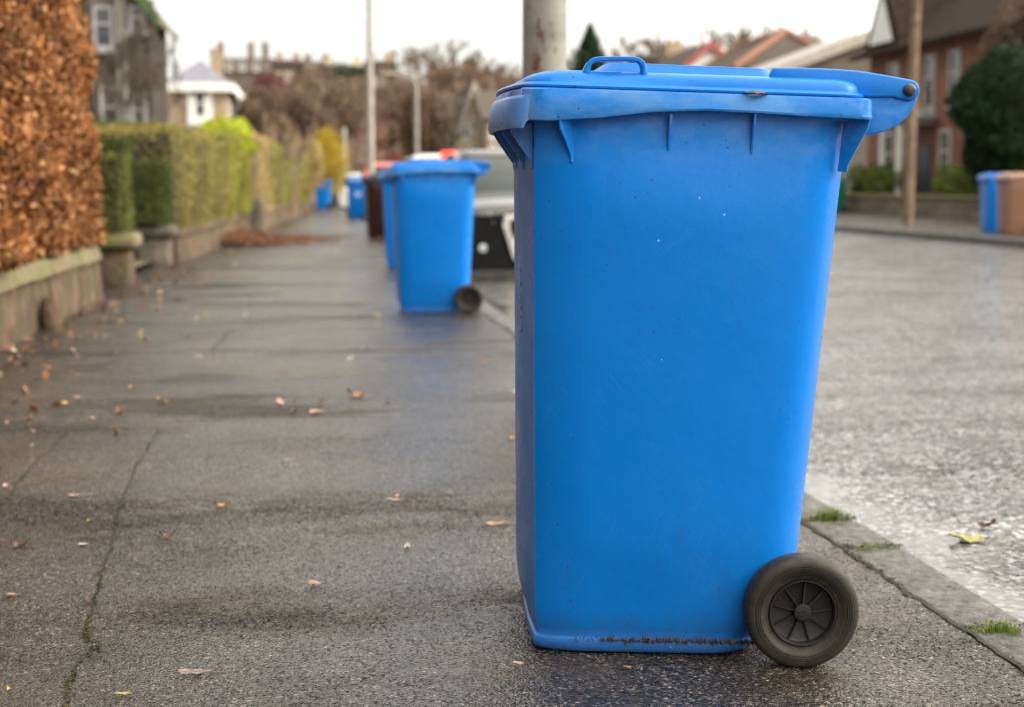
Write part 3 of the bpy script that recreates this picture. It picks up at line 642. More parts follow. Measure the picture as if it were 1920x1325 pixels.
# beech hedge: leaf shell on a rounded cross-section
root = empty('beech_hedge', 'tall copper brown beech hedge above the low sandstone wall', 'hedge', (-2.2, 5.5, .3))
NL = 96000
yy = np.concatenate([np.where(RNG.uniform(0, 1, NL - 6000) < .9, RNG.uniform(2.5, 11.70, NL - 6000), RNG.uniform(-9, 2.5, NL - 6000)), 11.70 + RNG.normal(0, .03, 6000)])
s = RNG.uniform(0, 1, NL); zz = np.empty(NL); xx = np.empty(NL); nx = np.empty(NL); nz = np.empty(NL)
side = s < .74
zz[side] = .40 + (s[side] / .74) * 1.52; xx[side] = 0; nx[side] = 1; nz[side] = 0
a = (s[~side] - .74) / .26 * 1.35; zz[~side] = 1.92 + .60 * np.sin(a); xx[~side] = -.52 * (1 - np.cos(a)); nx[~side] = np.cos(a); nz[~side] = np.sin(a)
lump = .035 * np.sin(3.1 * yy + 4 * zz) + .03 * np.sin(7.3 * yy - 5.1 * zz + 1) + .03 * np.sin(2.0 * yy + 9 * zz)
dep = RNG.exponential(.055, NL) - .035; wx = np.interp(yy, [0, 11.7], [-1.74, -1.71])
X = wx - .02 + xx - nx * dep + nx * lump; Z = zz + nz * (lump - dep)
endm = np.arange(NL) >= NL - 6000; X[endm] -= RNG.uniform(0, 1.0, 6000) * (1 + (zz[endm] < 1.9) * .3)
P = np.stack([X, yy, Z], 1); N = np.stack([nx, np.where(endm, 1, 0) * 1., nz - .3], 1)
V, F = leaf_faces(P - np.array([-2.2, 5.5, .3]), np.clip(RNG.normal(.050, .012, NL), .025, .09), N, .9, .35, .6); npmesh('foliage', V, F, BEECH, root)
core = MB(); core.rings([[(x + 2.2, y - 5.5, z - .3) for x, z in ((-3.0, .32), (-1.80, .32), (-1.80, 1.9), (-1.92, 2.2), (-2.2, 2.42), (-3.0, 2.45))] for y in (-9, 11.6)]); core.build('inner_twigs', CORE, root)
# gate stump stones and clipped blocks
def pier(label, x0, x1, y0, y1, h, ch, m, mc):
    root = empty('gate_pier', label, 'stone pier', ((x0+x1)/2, (y0+y1)/2, 0)); cx, cy = (x0+x1)/2, (y0+y1)/2
    MB().box(x0-cx, x1-cx, y0-cy, y1-cy, -.09, h - ch).build('pier_base', m, root, bevel=.05, seg=3, smooth=60)
    MB().box(x0-cx-.06, x1-cx+.07, y0-cy-.06, y1-cy+.06, h - ch + .003, h).build('cap_stone', mc, root, bevel=.05, seg=3, smooth=60)
    return root
pier('squat mossy stone pier beside the gate gap, nearest the beech hedge', -1.98, -1.64, 13.1, 13.5, .42, .14, WALLSTONE, MOSSTONE)
pier('dark capped stone pier at the start of the second garden wall', -1.96, -1.60, 16.3, 16.7, .40, .13, DARKSTONE, DARKSTONE)
hedge('narrow clipped green hedge column standing on the mossy pier', -2.7, -1.66, 13.05, 13.5, .43, 1.13, HEDGE_G, 14000, .026, lump=.008)  # leaf colour darkened to carry the shade of this end face
hedge('dark flat clipped hedge top set behind the narrow hedge column', -2.8, -1.70, 13.6, 13.95, 1.10, 1.28, HEDGE_D, 6000, .028, lump=.01)
hedge('dark green clipped hedge block above the dark stone pier', -2.6, -1.62, 16.15, 16.6, .42, 1.08, HEDGE_D, 14000, .028, lump=.01)  # shaded end of the long hedge, its shade put into darker leaves
stone_wall('low pale sandstone wall under the long olive hedge', 16.75, 26.6, .36, 5, WALLSTONE)
SHX = ([16, 26.3, 27.2, 47.4, 70], [wall_x(16.4), wall_x(26.3), wall_x(27.2), wall_x(47.4), wall_x(70)])
hedge('long olive brown clipped hedge above the pale sandstone wall', -1.0, .02, 16.65, 26.4, .34, 1.50, HEDGE_M, 52000, .036, SHX, lump=.02)
hedge('tall inner hedge with straight top behind the long olive hedge', -1.5, -.3, 17.6, 21.0, 1.25, 1.58, HEDGE_G, 18000, .036, SHX, lump=.015)
hedge('yellow green far half of the long hedge beside the pale wall', -.9, .06, 22.6, 26.7, .40, 1.66, HEDGE_Y, 18000, .038, SHX, lump=.02)
p = MB().box(-.17, .17, -.17, .17, -.10, .62).build('gate_post', DARKSTONE, None, bevel=.06, seg=3, smooth=60); p.location = (wall_x(27.2) + .02, 27.2, 0); tag(p, 'grey stone gate post at the end of the long hedge', 'gate post')
hedge('tawny beige hedge just past the grey gate post', -1.0, .0, 27.6, 31.5, .3, 1.80, HEDGE_B, 12000, .045, SHX, lump=.03)
stone_wall('low sandstone wall under the far yellow green hedge', 27.7, 48.0, .38, 8, WALLSTONE, step=(.8, 1.6))
hedge('far yellow green hedge along the pavement beyond the tawny hedge', -1.0, .03, 31.7, 38.5, .34, 1.72, HEDGE_Y, 14000, .05, SHX, lump=.03)
hedge('farthest olive hedge before the golden shrub', -1.0, .03, 38.8, 49.0, .34, 1.62, HEDGE_M, 12000, .06, SHX, lump=.03)
c = at(440, 240, 27.5); bush('bright lime green conifer spreading over the long hedge', (wall_x(26.0) - .26, 26.0, 1.62), (.50, 1.7, .36), LIME, 6000, .07, lob=.2)
c = at(610, 292, 55); bush('golden yellow shrub at the end of the hedges', (c.x, c.y, 1.55), (.75, .9, 1.15), GOLD, 5000, .10, lob=.25)
c = at(585, 285, 53); bush('ochre shrub just left of the golden yellow shrub', (c.x - .2, c.y, 1.6), (.55, .7, 1.0), HEDGE_B, 3500, .10)
# pampas plumes
for i, (px, py, Y, lab) in enumerate(((515, 222, 33, 'tall tan plume grass rising over the tawny hedge'), (545, 240, 35, 'leaning tan plume grass right of the taller plumes'))):
    c = at(px, py, Y); root = empty('plume_grass', lab, 'plume grass', (c.x, Y, .05)); H = c.z; st = MB(); Ps = []
    for k in range(9):
        a = random.uniform(0, 6.28); lean = random.uniform(.1, .5); t = (lean*cos(a) + .12, lean*sin(a), H * random.uniform(.8, 1.02)); st.tube([(0.03*cos(a), .03*sin(a), 0), (t[0]*.4, t[1]*.4, t[2]*.6), t], [.012, .009, .005], 4)
        for q in range(170):
            u = random.random(); Ps.append((t[0]*(.75+.27*u) + random.gauss(0, .05*(1.2-u)), t[1]*(.75+.27*u) + random.gauss(0, .05*(1.2-u)), t[2]*(.72+.3*u)))
    st.build('stem', PLUME, root); V, F = leaf_faces(np.array(Ps), .09, None, 1, .1, .25); npmesh('plume', V, F, PLUME, root)

# ================================================================ houses
def window(m, root, face, a, z, w, h, box, sur=None, name='window', sash=True):
    """white sash window set on a wall face: frame is the part, its glass the sub-part"""
    x0, x1, y0, y1 = box; fr = MB(); gl = MB(); t = .09
    bars = [(-w/2, w/2, -h/2, -h/2 + t), (-w/2, w/2, h/2 - t, h/2), (-w/2, -w/2 + t, -h/2 + t, h/2 - t), (w/2 - t, w/2, -h/2 + t, h/2 - t)]
    if sash: bars.append((-w/2 + t, w/2 - t, -.035 + h*.08, .035 + h*.08))
    bars.append((-w/2 - .08, w/2 + .08, -h/2 - .10, -h/2 - .005))
    def put(mb, u0, u1, v0, v1, d0, d1):
        if face == 'front': mb.box(a + u0, a + u1, y0 - d1, y0 - d0, z + v0, z + v1)
        elif face == 'right': mb.box(x1 + d0, x1 + d1, a + u0, a + u1, z + v0, z + v1)
        else: mb.box(x0 - d1, x0 - d0, a + u0, a + u1, z + v0, z + v1)
    for b in bars: put(fr, *b, .004, .07)
    put(gl, -w/2 + t*.5, w/2 - t*.5, -h/2 + t*.5, h/2 - t*.5, .003, .02)
    f = fr.build(name, m, root); gl.build('pane', GLASS, f)
    if sur:
        s = MB(); q = .16
        for b in ((-w/2-q, -w/2-.085, -h/2-q, h/2+q), (w/2+.085, w/2+q+.08, -h/2-q, h/2+q), (-w/2-.08, w/2+.08, h/2+.005, h/2+q+.06)): put(s, *b, .002, .05)
        s.build('stone_surround', sur, f)
def house(label, x0, x1, y0, y1, he, rise, ridge, wm, rm, wins=(), chims=(), barge=None, z0=0.0, fm=WHITE, sur=None, eave=.3, fascia=None, hip=0.0, ridgem=None, group=None, cat='house', extra_group=None):
    cx, cy = (x0 + x1) / 2, (y0 + y1) / 2
    root = empty('house', label, cat, (cx, cy, z0), group=group); X0, X1, Y0, Y1 = x0 - cx, x1 - cx, y0 - cy, y1 - cy
    b = MB()
    if ridge == 'y' and not hip: b.prism([(X0, -.5), (X1, -.5), (X1, he), (0, he + rise), (X0, he)], Y0, Y1)
    elif ridge == 'x' and not hip: b.prismx([(Y0, -.5), (Y1, -.5), (Y1, he), (0, he + rise), (Y0, he)], X0, X1)
    else: b.box(X0, X1, Y0, Y1, -.5, he)
    b.build('wall', wm, root)
    r = MB(); e = eave; th = .16
    if ridge == 'y':
        k = rise / (X1 - X0) * 2; ez = he - e * k + .03; rz_ = he + rise + .03
        if hip: r.add([(X0-e, Y0-e, he), (X1+e, Y0-e, he), (X1+e, Y1+e, he), (X0-e, Y1+e, he), (0, Y0 + hip, he+rise), (0, Y1 - hip, he+rise)], [(0,1,4),(1,2,5,4),(2,3,5),(3,0,4,5),(3,2,1,0)])
        else:
            for sx in (-1, 1): r.prism([(sx*(X1+e), ez), (sx*(X1+e), ez + th), (0, rz_ + th), (0, rz_)], Y0 - e, Y1 + e)
    else:
        k = rise / (Y1 - Y0) * 2; ez = he - e * k + .03; rz_ = he + rise + .03
        if hip: r.add([(X0-e, Y0-e, he), (X1+e, Y0-e, he), (X1+e, Y1+e, he), (X0-e, Y1+e, he), (X0 + hip, 0, he+rise), (X1 - hip, 0, he+rise)], [(0,1,5,4),(1,2,5),(2,3,4,5),(3,0,4),(3,2,1,0)])
        else:
            for sy in (-1, 1): r.prismx([(sy*(Y1+e), ez), (sy*(Y1+e), ez + th), (0, rz_ + th), (0, rz_)], X0 - e, X1 + e)
    rf = r.build('roof', rm, root)
    if barge:
        g = MB()
        if ridge == 'y':
            for sx in (-1, 1): g.prism([(sx*(X1+e+.01), ez - .2), (sx*(X1+e+.01), ez + th + .04), (0, rz_ + th + .04), (0, rz_ - .22)], Y0 - e - .10, Y0 - e - .004)
        g.build('bargeboard', barge, rf)
    if ridgem:
        g = MB(); pk = (0, Y0 + hip, he + rise) if ridge == 'y' else (X0 + hip, 0, he + rise); pk2 = (0, Y1 - hip, he + rise) if ridge == 'y' else (X1 - hip, 0, he + rise)
        ends = [((X0-e, Y0-e, he+.02), pk), ((X1+e, Y0-e, he+.02), pk if ridge == 'y' else pk2), (pk, pk2), ((X1+e, Y1+e, he+.02), pk2), ((X0-e, Y1+e, he+.02), pk2 if ridge == 'y' else pk)]
        for p, q in ends: g.tube([p, q], .17, 6)
        g.build('ridge_tiles', ridgem, rf)
    if fascia:
        g = MB(); g.box(X0-e-.03, X1+e+.03, Y0-e-.05, Y0-e-.004, he-.30, he+.06); g.box(X1+e+.004, X1+e+.05, Y0-e-.003, Y1+e, he-.30, he+.06)
        g.box(X0-e, X1+e, Y0-e, Y0-.004, he-.29, he-.06); g.build('fascia', fascia, rf)
    for (x, y, zt, w) in chims:
        g = MB().box(x-cx-w/2, x-cx+w/2, y-cy-w*.4, y-cy+w*.4, he - .3, zt - z0 - .25); ch = g.build('chimney', wm, rf)
        p = MB()
        for q in (-.27, .27): p.lathe([(.11, 0), (.13, .0)], 0, 0, 3) if False else p.tube([(x-cx+q*w, y-cy, zt-z0-.25), (x-cx+q*w, y-cy, zt-z0)], .11*max(1, w), 8)
        p.build('chimney_pot', TERRA, ch)
    for (face, a, z, w, h) in wins: window(fm, root, face, a - (cx if face == 'front' else cy), z - z0, w, h, (X0, X1, Y0, Y1), sur)
    return root
def wpx(x0, y0, x1, y1, Y):                      # a window in the facing wall, from its outline
    a, b = at(x0, y1, Y), at(x1, y0, Y); return ('front', (a.x + b.x) / 2, (a.z + b.z) / 2, b.x - a.x, b.z - a.z)
# dark stone villa
VILLA = brick('dark_villa_stone', (.02, .015, .011), (.044, .032, .023), (.014, .012, .009), 1.6)
c = at(333, 72, 45); HX1 = c.x - .30; he = c.z + .25
dark = house('dark brown stone villa with steep mossy gable behind the hedges', HX1 - 6.4, HX1, 40, 44.7, he, 4.3, 'y', VILLA, DARKSTONE,
      [wpx(176, 12, 212, 92, 40), wpx(242, 12, 272, 60, 40), wpx(190, 160, 220, 258, 40), wpx(246, 180, 276, 242, 40)], [(HX1 - 3.2, 43, he + 6.0, 1.4)], fm=mat('dull_white_frame', (.27, .26, .27), (.40, .39, .39), .6, 3), barge=mat('mossy_verge', (.03, .06, .02), (.07, .11, .04), .9, 3), sur=mat('stone_trim', (.07, .06, .045), (.13, .11, .085), .85, 3))
pp = MB(); 
for px in (222, 233): c = at(px, 100, 39.85); pp.tube([(c.x - dark.location.x, 39.85 - dark.location.y, .2), (c.x - dark.location.x, 39.85 - dark.location.y, he + 1.6)], .055, 8)
pp.build('downpipe', mat('grey_pipe', (.2, .19, .17), (.3, .28, .25), .7, 4), dark)
c = at(272, 60, 37); bare_tree('dark leafless tree in front of the stone villa', (c.x, 37, 0), 5.2, 6, BARK, .7, .42, depth=6, twigs=6)
c = at(212, 60, 36); bare_tree('dark leafless tree between beech hedge and stone villa', (c.x, 36, 0), 5.2, 8, BARK, 2.2, .42, depth=6, twigs=6)
# buff house with white fascia
c = at(421, 150, 60); d = at(336, 150, 60)
yel = house('small buff stone house with white bay window and slate roof', d.x - .4, c.x, 60, 69, c.z - .2, 1.15, 'y', BUFFBLK, SLATE, [wpx(354, 166, 396, 233, 60), ('right', 62.5, at(400,200,60).z, 1.3, 1.7), ('right', 66.5, at(400,200,60).z, 1.3, 1.7)], [(at(402, 90, 63).x, 64, at(402, 92, 64).z, .5)], fascia=WHITE, hip=2.2, eave=.35)
by = MB(); a_, b_ = at(360, 233, 60), at(391, 166, 60); ox, oy = yel.location.x, yel.location.y
wm_ = (a_.x + b_.x) / 2 - ox
by.box(wm_ - .5, wm_ - .14, 59.86 - oy, 59.92 - oy, a_.z, b_.z - .3); by.box(wm_ + .14, wm_ + .5, 59.86 - oy, 59.92 - oy, a_.z, b_.z - .3); by.box(wm_ - .14, wm_ + .14, 59.86 - oy, 59.92 - oy, a_.z, a_.z + .35)
by.build('white_shutter', WHITE, yel)
# hilltop and hillside houses
def hz(px, py, Y): c = at(px, py, Y); return c
c0, c1 = at(398, 104, 200), at(508, 150, 200); zb = hill_z(c0.x, 200)
house('long stone mansion with three tall chimneys on the hilltop', c0.x, c1.x, 200, 212, c0.z - zb - 2.2, 2.2, 'x', SANDBLK, ROOFG, [wpx(425, 118, 434, 132, 200), wpx(450, 118, 459, 132, 200), wpx(476, 118, 485, 132, 200)], [(at(413, 80, 204).x, 204, at(413, 78, 204).z, .85), (at(470, 80, 204).x, 204, at(470, 78, 204).z, .85), (at(497, 80, 204).x, 204, at(497, 78, 204).z, .85)], z0=zb)
for (xa, xb, yt, ye, Y, wmat, rmat, lab) in (
    (512, 566, 116, 130, 190, BUFFBLK, ROOFB, 'hillside house with dark roof next to the hilltop mansion'),
    (566, 622, 118, 132, 195, SANDBLK, ROOFG, 'hillside house with grey brown roof, middle of the ridge row'),
    (600, 690, 126, 142, 170, CREAM, ROOFB, 'long hillside house with dark roof and band of pale windows'),
    (690, 742, 118, 138, 165, BUFFBLK, ROOFB, 'sandy hillside house just right of the thin grey pole'),
    (742, 800, 168, 186, 150, SANDBLK, ROOFG, 'low brown hillside house among leafless trees')):
    a, b = at(xa, ye, Y), at(xb, ye, Y); t_ = at(xa, yt, Y); zb = hill_z(a.x, Y); L_ = (b.x - a.x); wl = []
    for k in range(max(2, int((xb - xa) / 16))):
        u = xa + (k + .5) * (xb - xa) / max(2, int((xb - xa) / 16)); wl.append(wpx(u - 4, ye + 6, u + 4, ye + 22, Y))
    house(lab, a.x, b.x, Y, Y + 8, a.z - zb, max(1.2, t_.z - a.z + .4), 'x', wmat, rmat, wl, [(a.x + L_ * .2, Y + 4, t_.z + 1.6, .9), (a.x + L_ * .8, Y + 4, t_.z + 1.6, .9)], z0=zb, group='houses on the hillside')
# cream cottages down the street on the right
for (xa, xb, yt, ye, Y, wmat, rmat, rg, lab) in (
    (812, 866, 206, 226, 84, SANDBLK, ROOFG, 'x', 'grey brown cottage, leftmost of the street row'),
    (866, 912, 192, 226, 80, CREAM, ROOFG, 'y', 'pale gabled cottage in the middle of the street row'),
    (912, 985, 204, 224, 76, BUFFBLK, ROOFG, 'x', 'buff cottage nearest the big bin in the street row')):
    a, b = at(xa, ye, Y), at(xb, ye, Y); t_ = at(xa, yt, Y); wl = []
    for k in range(3):
        u = xa + (k + .5) * (xb - xa) / 3
        if rg == 'x' or k != 1: wl += [wpx(u - 7, ye + 8, u + 7, ye + 34, Y), wpx(u - 7, ye + 48, u + 7, ye + 78, Y)]
        else: wl += [wpx(u - 6, ye - 6, u + 6, ye + 22, Y), wpx(u - 8, ye + 46, u + 8, ye + 78, Y)]
    house(lab, a.x, b.x, Y, Y + 8, a.z, max(1.5, t_.z - a.z + 1), rg, wmat, rmat, wl, [((a.x + b.x)/2, Y + 4, t_.z + .7, .7)], barge=BARGEW if rg == 'y' else None)
# roofs above the big bin
a, b = at(1288, 122, 76), at(1372, 122, 76); t_ = at(1330, 84, 76)
house('white gabled house with red bargeboards above the big bin', a.x, b.x, 76, 86, a.z, t_.z - a.z, 'y', WHITE, ROOFG, [wpx(1318, 128, 1342, 170, 76), wpx(1305, 215, 1355, 262, 76)], [(b.x + .2, 80, at(1372, 82, 80).z, 1.0)], barge=BARGER)
a, b = at(1232, 118, 90), at(1290, 118, 90); t_ = at(1225, 98, 90)
house('dark roofed house left of the white gable', a.x, b.x, 90, 99, a.z, t_.z - a.z, 'x', BUFFBLK, ROOFB, [wpx(1240, 120, 1256, 150, 90)], [(at(1262, 90, 94).x, 94, at(1262, 72, 94).z, 1.1)])
a, b = at(1385, 130, 62), at(1590, 130, 62); t_ = at(1505, 54, 62)
house('house with grey brown hipped roof and terracotta ridge tiles', a.x, b.x, 62, 71, a.z, t_.z - a.z, 'y', REDBRICK, ROOFG, [wpx(1420, 160, 1450, 210, 62), wpx(1500, 160, 1530, 210, 62)], hip=1.2, ridgem=TERRA)
a, t_ = at(1462, 132, 53), at(1652, 60, 53)
house('house with shallow pale verge rising behind the bin lid', a.x, 2 * t_.x - a.x, 53, 60, a.z, t_.z - a.z, 'y', mat('grey_brown_render', (.16, .135, .11), (.22, .19, .155), .9, 2), mat('pale_slate', (.25, .24, .225), (.34, .325, .30), .5, 4), [wpx(1560, 180, 1590, 230, 53), wpx(1500, 260, 1540, 310, 53)], barge=BARGEW)
# red brick villa, street face seen at an angle
X0 = 19.6; BY0, BY1 = 33.0, 49.0; EH = 5.35
wl = [('left', 47.2, 1.75, 1.1, 1.7), ('left', 45.3, 1.75, .8, 1.6), ('left', 42.6, 1.75, .8, 1.6), ('left', 43.9, 4.1, .75, 1.7), ('left', 42.1, 4.1, .75, 1.7), ('left', 46.8, 4.1, .9, 1.7), ('left', 38.4, 4.1, .9, 1.7), ('left', 36.2, 1.7, .9, 1.6)]
brk_ = house('red brick villa with dark tiled roof and white gablet across the street', X0, X0 + 8, BY0, BY1, EH, 3.3, 'y', REDBRICK, ROOFB, wl, [(X0 + 4, 36, 11.2, 1.2)], eave=.45, hip=3.0, fm=mat('cream_window_paint', (.36, .34, .32), (.48, .46, .43), .6, 4))
ox, oy = brk_.location.x, brk_.location.y
g = MB(); yc = 47.4 - oy; xx_ = X0 - ox
g.prismx([(yc - 1.5, EH + .12), (yc + 1.5, EH + .12), (yc, EH + 2.6)], xx_ - .25, xx_ + 2.6); gb = g.build('dormer', ROOFB, brk_)
MB().prismx([(yc - .95, EH + .30), (yc + .95, EH + .30), (yc, EH + 1.95)], xx_ - .31, xx_ - .255).build('white_pediment', WHITE, gb)
g = MB(); g.box(xx_ - .62, xx_ - .46, BY0 - oy - .4, BY1 - oy + .4, EH - .16, EH - .02); g.build('gutter', ROOFB, brk_)
g = MB(); g.box(xx_ - 1.3, xx_ - .004, 43.3 - oy, 44.9 - oy, 2.75, 2.95); g.prismx([(43.1 - oy, 2.953), (45.1 - oy, 2.953), (44.1 - oy, 3.35)], xx_ - 1.45, xx_ - .004)
pr_ = g.build('porch_roof', mat('grey_lead', (.20, .19, .175), (.3, .29, .27), .6, 4), brk_)
g = MB(); 
for y in (43.45, 44.75): g.box(xx_ - 1.25, xx_ - 1.12, y - .07 - oy, y + .07 - oy, 0, 2.745)
g.build('porch_post', WHITE, pr_)
g = MB().box(xx_ - .06, xx_ - .004, 43.65 - oy, 44.55 - oy, .05, 2.1); g.build('front_door', mat('dark_door_paint', (.02, .03, .05), (.04, .05, .07), .4, 3), brk_)
# low garden wall and planting across the street
rw = empty('garden_wall', 'low mossy brown wall along the far pavement', 'wall', (16.7, 40, 0))
MB().box(-.12, .15, -12, 6, -.1, .46).build('stone_course', SANDBLK, rw, bevel=.03); MB().box(-.17, .2, -12.05, 6.05, .463, .56).build('coping', MOSSTONE, rw, bevel=.03)
for px, py, Y, r, lab in ((1668, 338, 44, (.75, .8, .6), 'round bright green shrub left of the wooden pole, over the low wall'), (1800, 348, 38, (.75, .8, .5), 'round bright green shrub right of the wooden pole, over the low wall'),
                          (1625, 340, 46.5, (.6, .6, .5), 'small olive shrub beside the edge of the big bin'), (1912, 312, 33, (.7, .7, .55), 'green shrub above the tan bin at the right edge')):
    c = at(px, py, Y); bush(lab, c, r, SHRUBG, 3500, .09, 'shrubs over the low wall')
c = at(1868, 208, 33); bush('large dark evergreen bush in front of the red brick villa', (c.x + .25, c.y, 2.50), (1.42, 1.3, 1.75), EVERG, 26000, .10, lob=.13, name='evergreen_bush', cat='bush')
BRN = leafmat('brown_winter_leaves', [(.10, .062, .04), (.19, .125, .082), (.28, .20, .14)], .7, .2, 1)
c = at(1905, 80, 38); bush('brown winter climber over the villa roof at the right edge', (c.x + .4, c.y, c.z), (1.5, 1.3, 1.3), BRN, 6000, .10, name='climbing_shrub')

# ================================================================ trees
def conifer(label, px, pt, pb, Y, wpx_, m=EVERG, n=3000):
    t_, b = at(px, pt, Y), at(px, pb, Y); zb = hill_z(b.x, Y) if Y > 95 else 0; root = empty('conifer', label, 'tree', (b.x, Y, zb)); H = t_.z - zb; z0 = b.z - zb; r = wpx_ / 2 / FPX * Y
    u = RNG.uniform(0, 1, n) ** .6; a = RNG.uniform(0, 2*pi, n); rr = r * (1 - (1 - u) ** 1.0 * 0 - (1 - u)) * RNG.uniform(.5, 1.1, n); rr = r * u ** .8 * RNG.uniform(.3, 1.15, n) * (1 + .2*np.sin(5*a + 9*u)); z = H - u * (H - z0)
    V, F = leaf_faces(np.stack([rr*np.cos(a), rr*np.sin(a), z], 1), r * .22, None, 1); npmesh('crown', V, F, m, root)
    MB().tube([(0, 0, -.3), (0, 0, H * .5), (0, 0, H * .93)], [.22, .14, .03], 6).build('trunk', BARK, root)
conifer('dark pointed conifer just right of the grey lamp post', 1106, 42, 150, 88, 74)
conifer('small dark evergreen on the hillside below the dark roofs', 562, 128, 170, 140, 40)
TREES = [  # px, top y, distance, seed, wide, material, label
 (862, 62, 112, 3, 1.0, TWIGP, 'tallest leafless tree left of the grey lamp post'), (800, 84, 108, 4, .9, TWIGP, 'leafless tree left of the tallest one on the skyline'),
 (920, 98, 116, 5, .9, TWIGP, 'pale leafless tree against the lamp post'), (765, 122, 100, 6, 1.0, TWIG, 'brown leafless tree right of the thin grey pole'),
 (835, 128, 92, 7, 1.1, TWIG, 'dense brown leafless tree in front of the tall pale ones'), (890, 140, 96, 8, 1.1, TWIG, 'brown leafless tree above the cream cottages'),
 (715, 98, 150, 3, 1.0, TWIG, 'leafless tree on the hillside behind the thin pole'), (668, 190, 82, 5, 1.2, TWIGR, 'reddish leafless tree just left of the thin pole'),
 (622, 196, 78, 6, 1.3, TWIGR, 'reddish leafless tree above the golden shrub'), (578, 190, 74, 7, 1.3, TWIG, 'brown leafless tree behind the plume grass'),
 (535, 178, 72, 8, 1.2, TWIG, 'dark leafless tree beside the burgundy one'), (490, 180, 70, 4, 1.1, TWIG, 'leafless tree right of the buff house'),
 (740, 205, 86, 9, 1.2, TWIGR, 'low reddish leafless tree right of the thin pole'), (650, 230, 66, 9, 1.2, TWIG, 'low leafless tree over the parked cars'),
 (1195, 38, 118, 3, 1.1, TWIGP, 'pale leafless tree above the bin handle'), (1250, 52, 112, 4, 1.1, TWIGP, 'pale leafless tree behind the dark roofed house'), (1150, 60, 120, 6, 1.0, TWIGP, 'pale leafless tree right of the conifer'),
 (1300, 66, 116, 5, 1.0, TWIGP, 'pale leafless tree behind the white gable'), (1395, 62, 104, 7, 1.0, TWIGP, 'pale leafless tree right of the white gable'), (1440, 50, 106, 8, 1.0, TWIGP, 'pale leafless tree left of the terracotta ridge'),
 (1545, 12, 92, 3, 1.0, TWIGP, 'tall pale leafless tree above the shallow verge'), (1600, 26, 88, 6, .9, TWIGP, 'pale leafless tree beside the red brick villa'),
 (945, 84, 120, 7, 1.2, TWIGP, 'leafless tree just left of the bin lid'), (700, 120, 140, 5, 1.2, TWIG, 'round leafless tree on the hillside right of the thin pole'), (1225, 30, 124, 7, 1.3, TWIGP, 'broad pale leafless tree over the dark roofed house'),
 (1275, 40, 126, 8, 1.2, TWIGP, 'broad pale leafless tree left of the white gable'), (1345, 50, 118, 3, 1.2, TWIGP, 'broad leafless tree behind the white gable'), (1420, 36, 120, 4, 1.2, TWIGP, 'tall leafless tree over the hipped roof'), (1575, 6, 100, 7, 1.2, TWIGP, 'tallest pale leafless tree left of the red brick villa'),
 (830, 74, 114, 8, 1.2, TWIGP, 'broad pale leafless tree behind the street row'), (1100, 90, 104, 8, 1.0, TWIG, 'brown leafless tree around the conifer base')]
for i, (px, pt, Y, sd_, wd, m, lab) in enumerate(TREES):
    c = at(px, pt, Y); zb = hill_z(c.x, Y) if Y > 92 else 0
    bare_tree(lab, (c.x, Y, zb - .1), c.z - zb, sd_, m, i * 1.3, wd, depth=6, twigs=6)
c = at(505, 168, 76); bush('burgundy leaved tree beside the buff house', (c.x, c.y, c.z - .4), (1.0, 1.0, 1.1), PLUM, 3500, .14, lob=.3, name='burgundy_tree', cat='tree')
c = at(730, 285, 72); bush('wide russet hedge mound right of the thin pole', (c.x, c.y, 1.55), (1.25, 1.2, 1.05), REDSH, 5000, .11, lob=.12, name='russet_shrub')
for px, py, Y, r, lab in ((560, 250, 62, (1.5, 1.2, 1.5), 'brown winter thicket behind the plume grass'), (615, 235, 70, (1.6, 1.2, 1.8), 'brown winter thicket behind the golden shrub'), (690, 225, 92, (2.6, 1.5, 2.4), 'brown winter thicket behind the thin pole'),
                          (500, 215, 66, (1.2, 1.2, 1.6), 'brown winter thicket beside the buff house'), (770, 215, 98, (2.2, 1.5, 2.5), 'brown winter thicket left of the cream cottages'), (850, 172, 104, (3.4, 1.6, 2.2), 'brown winter thicket above the cream cottages'), (560, 195, 90, (2.2, 1.5, 2.0), 'brown winter thicket below the hillside houses'), (935, 180, 108, (3.0, 1.6, 1.8), 'brown winter thicket right behind the big bin lid'), (792, 232, 78, (1.1, 1.0, 1.7), 'dark brown winter thicket beside the grey brown cottage')):
    c = at(px, py, Y); bush(lab, c, r, BRN, 9000, .17, 'winter thickets', name='thicket', cat='thicket', lob=.35, hollow=.3, stems=5)
for px, py, Y, r, lab in ((652, 150, 150, (3.0, 1.6, 1.6), 'dark evergreen clump below the long hillside house'), (725, 262, 88, (.7, .7, .6), 'small dark green shrub behind the russet mound')):
    c = at(px, py, Y); bush(lab, c, r, EVERG, 2500, .2, name='evergreen_shrub', cat='shrub')

# ================================================================ posts
def pole(name, label, x, y, h, r0, r1, m, cat, arm=None, lean=0, door=False):
    root = empty(name, label, cat, (x, y, -.02)); P = MB().tube([(0, 0, -.2), (0, 0, h * .25), (lean*.6, 0, h * .6), (lean, 0, h)], [r0, r0, (r0+r1)/2, r1], 20).build('pole', m, root, smooth=60)
    if door: MB().box(-r0 - .012, -r0 * .55, -r0 * .5, r0 * .5, .35, .95).build('access_door', m, root, bevel=.01)
    if arm:
        MB().tube([(lean, 0, h - .03), (lean + arm * .3, 0, h + .32), (lean + arm, 0, h + .42)], [r1, r1 * .8, r1 * .7], 10).build('arm', m, root)
        s = 1 if arm > 0 else -1; MB().rings([[(lean + arm + s*q, w*cos(2*pi*k/12), h + .42 + w*.45*sin(2*pi*k/12)) for k in range(12)] for q, w in ((-.02, .06), (.1, .12), (.45, .14), (.62, .05))]).build('lamp_head', POLEG, root, smooth=50)
    return root
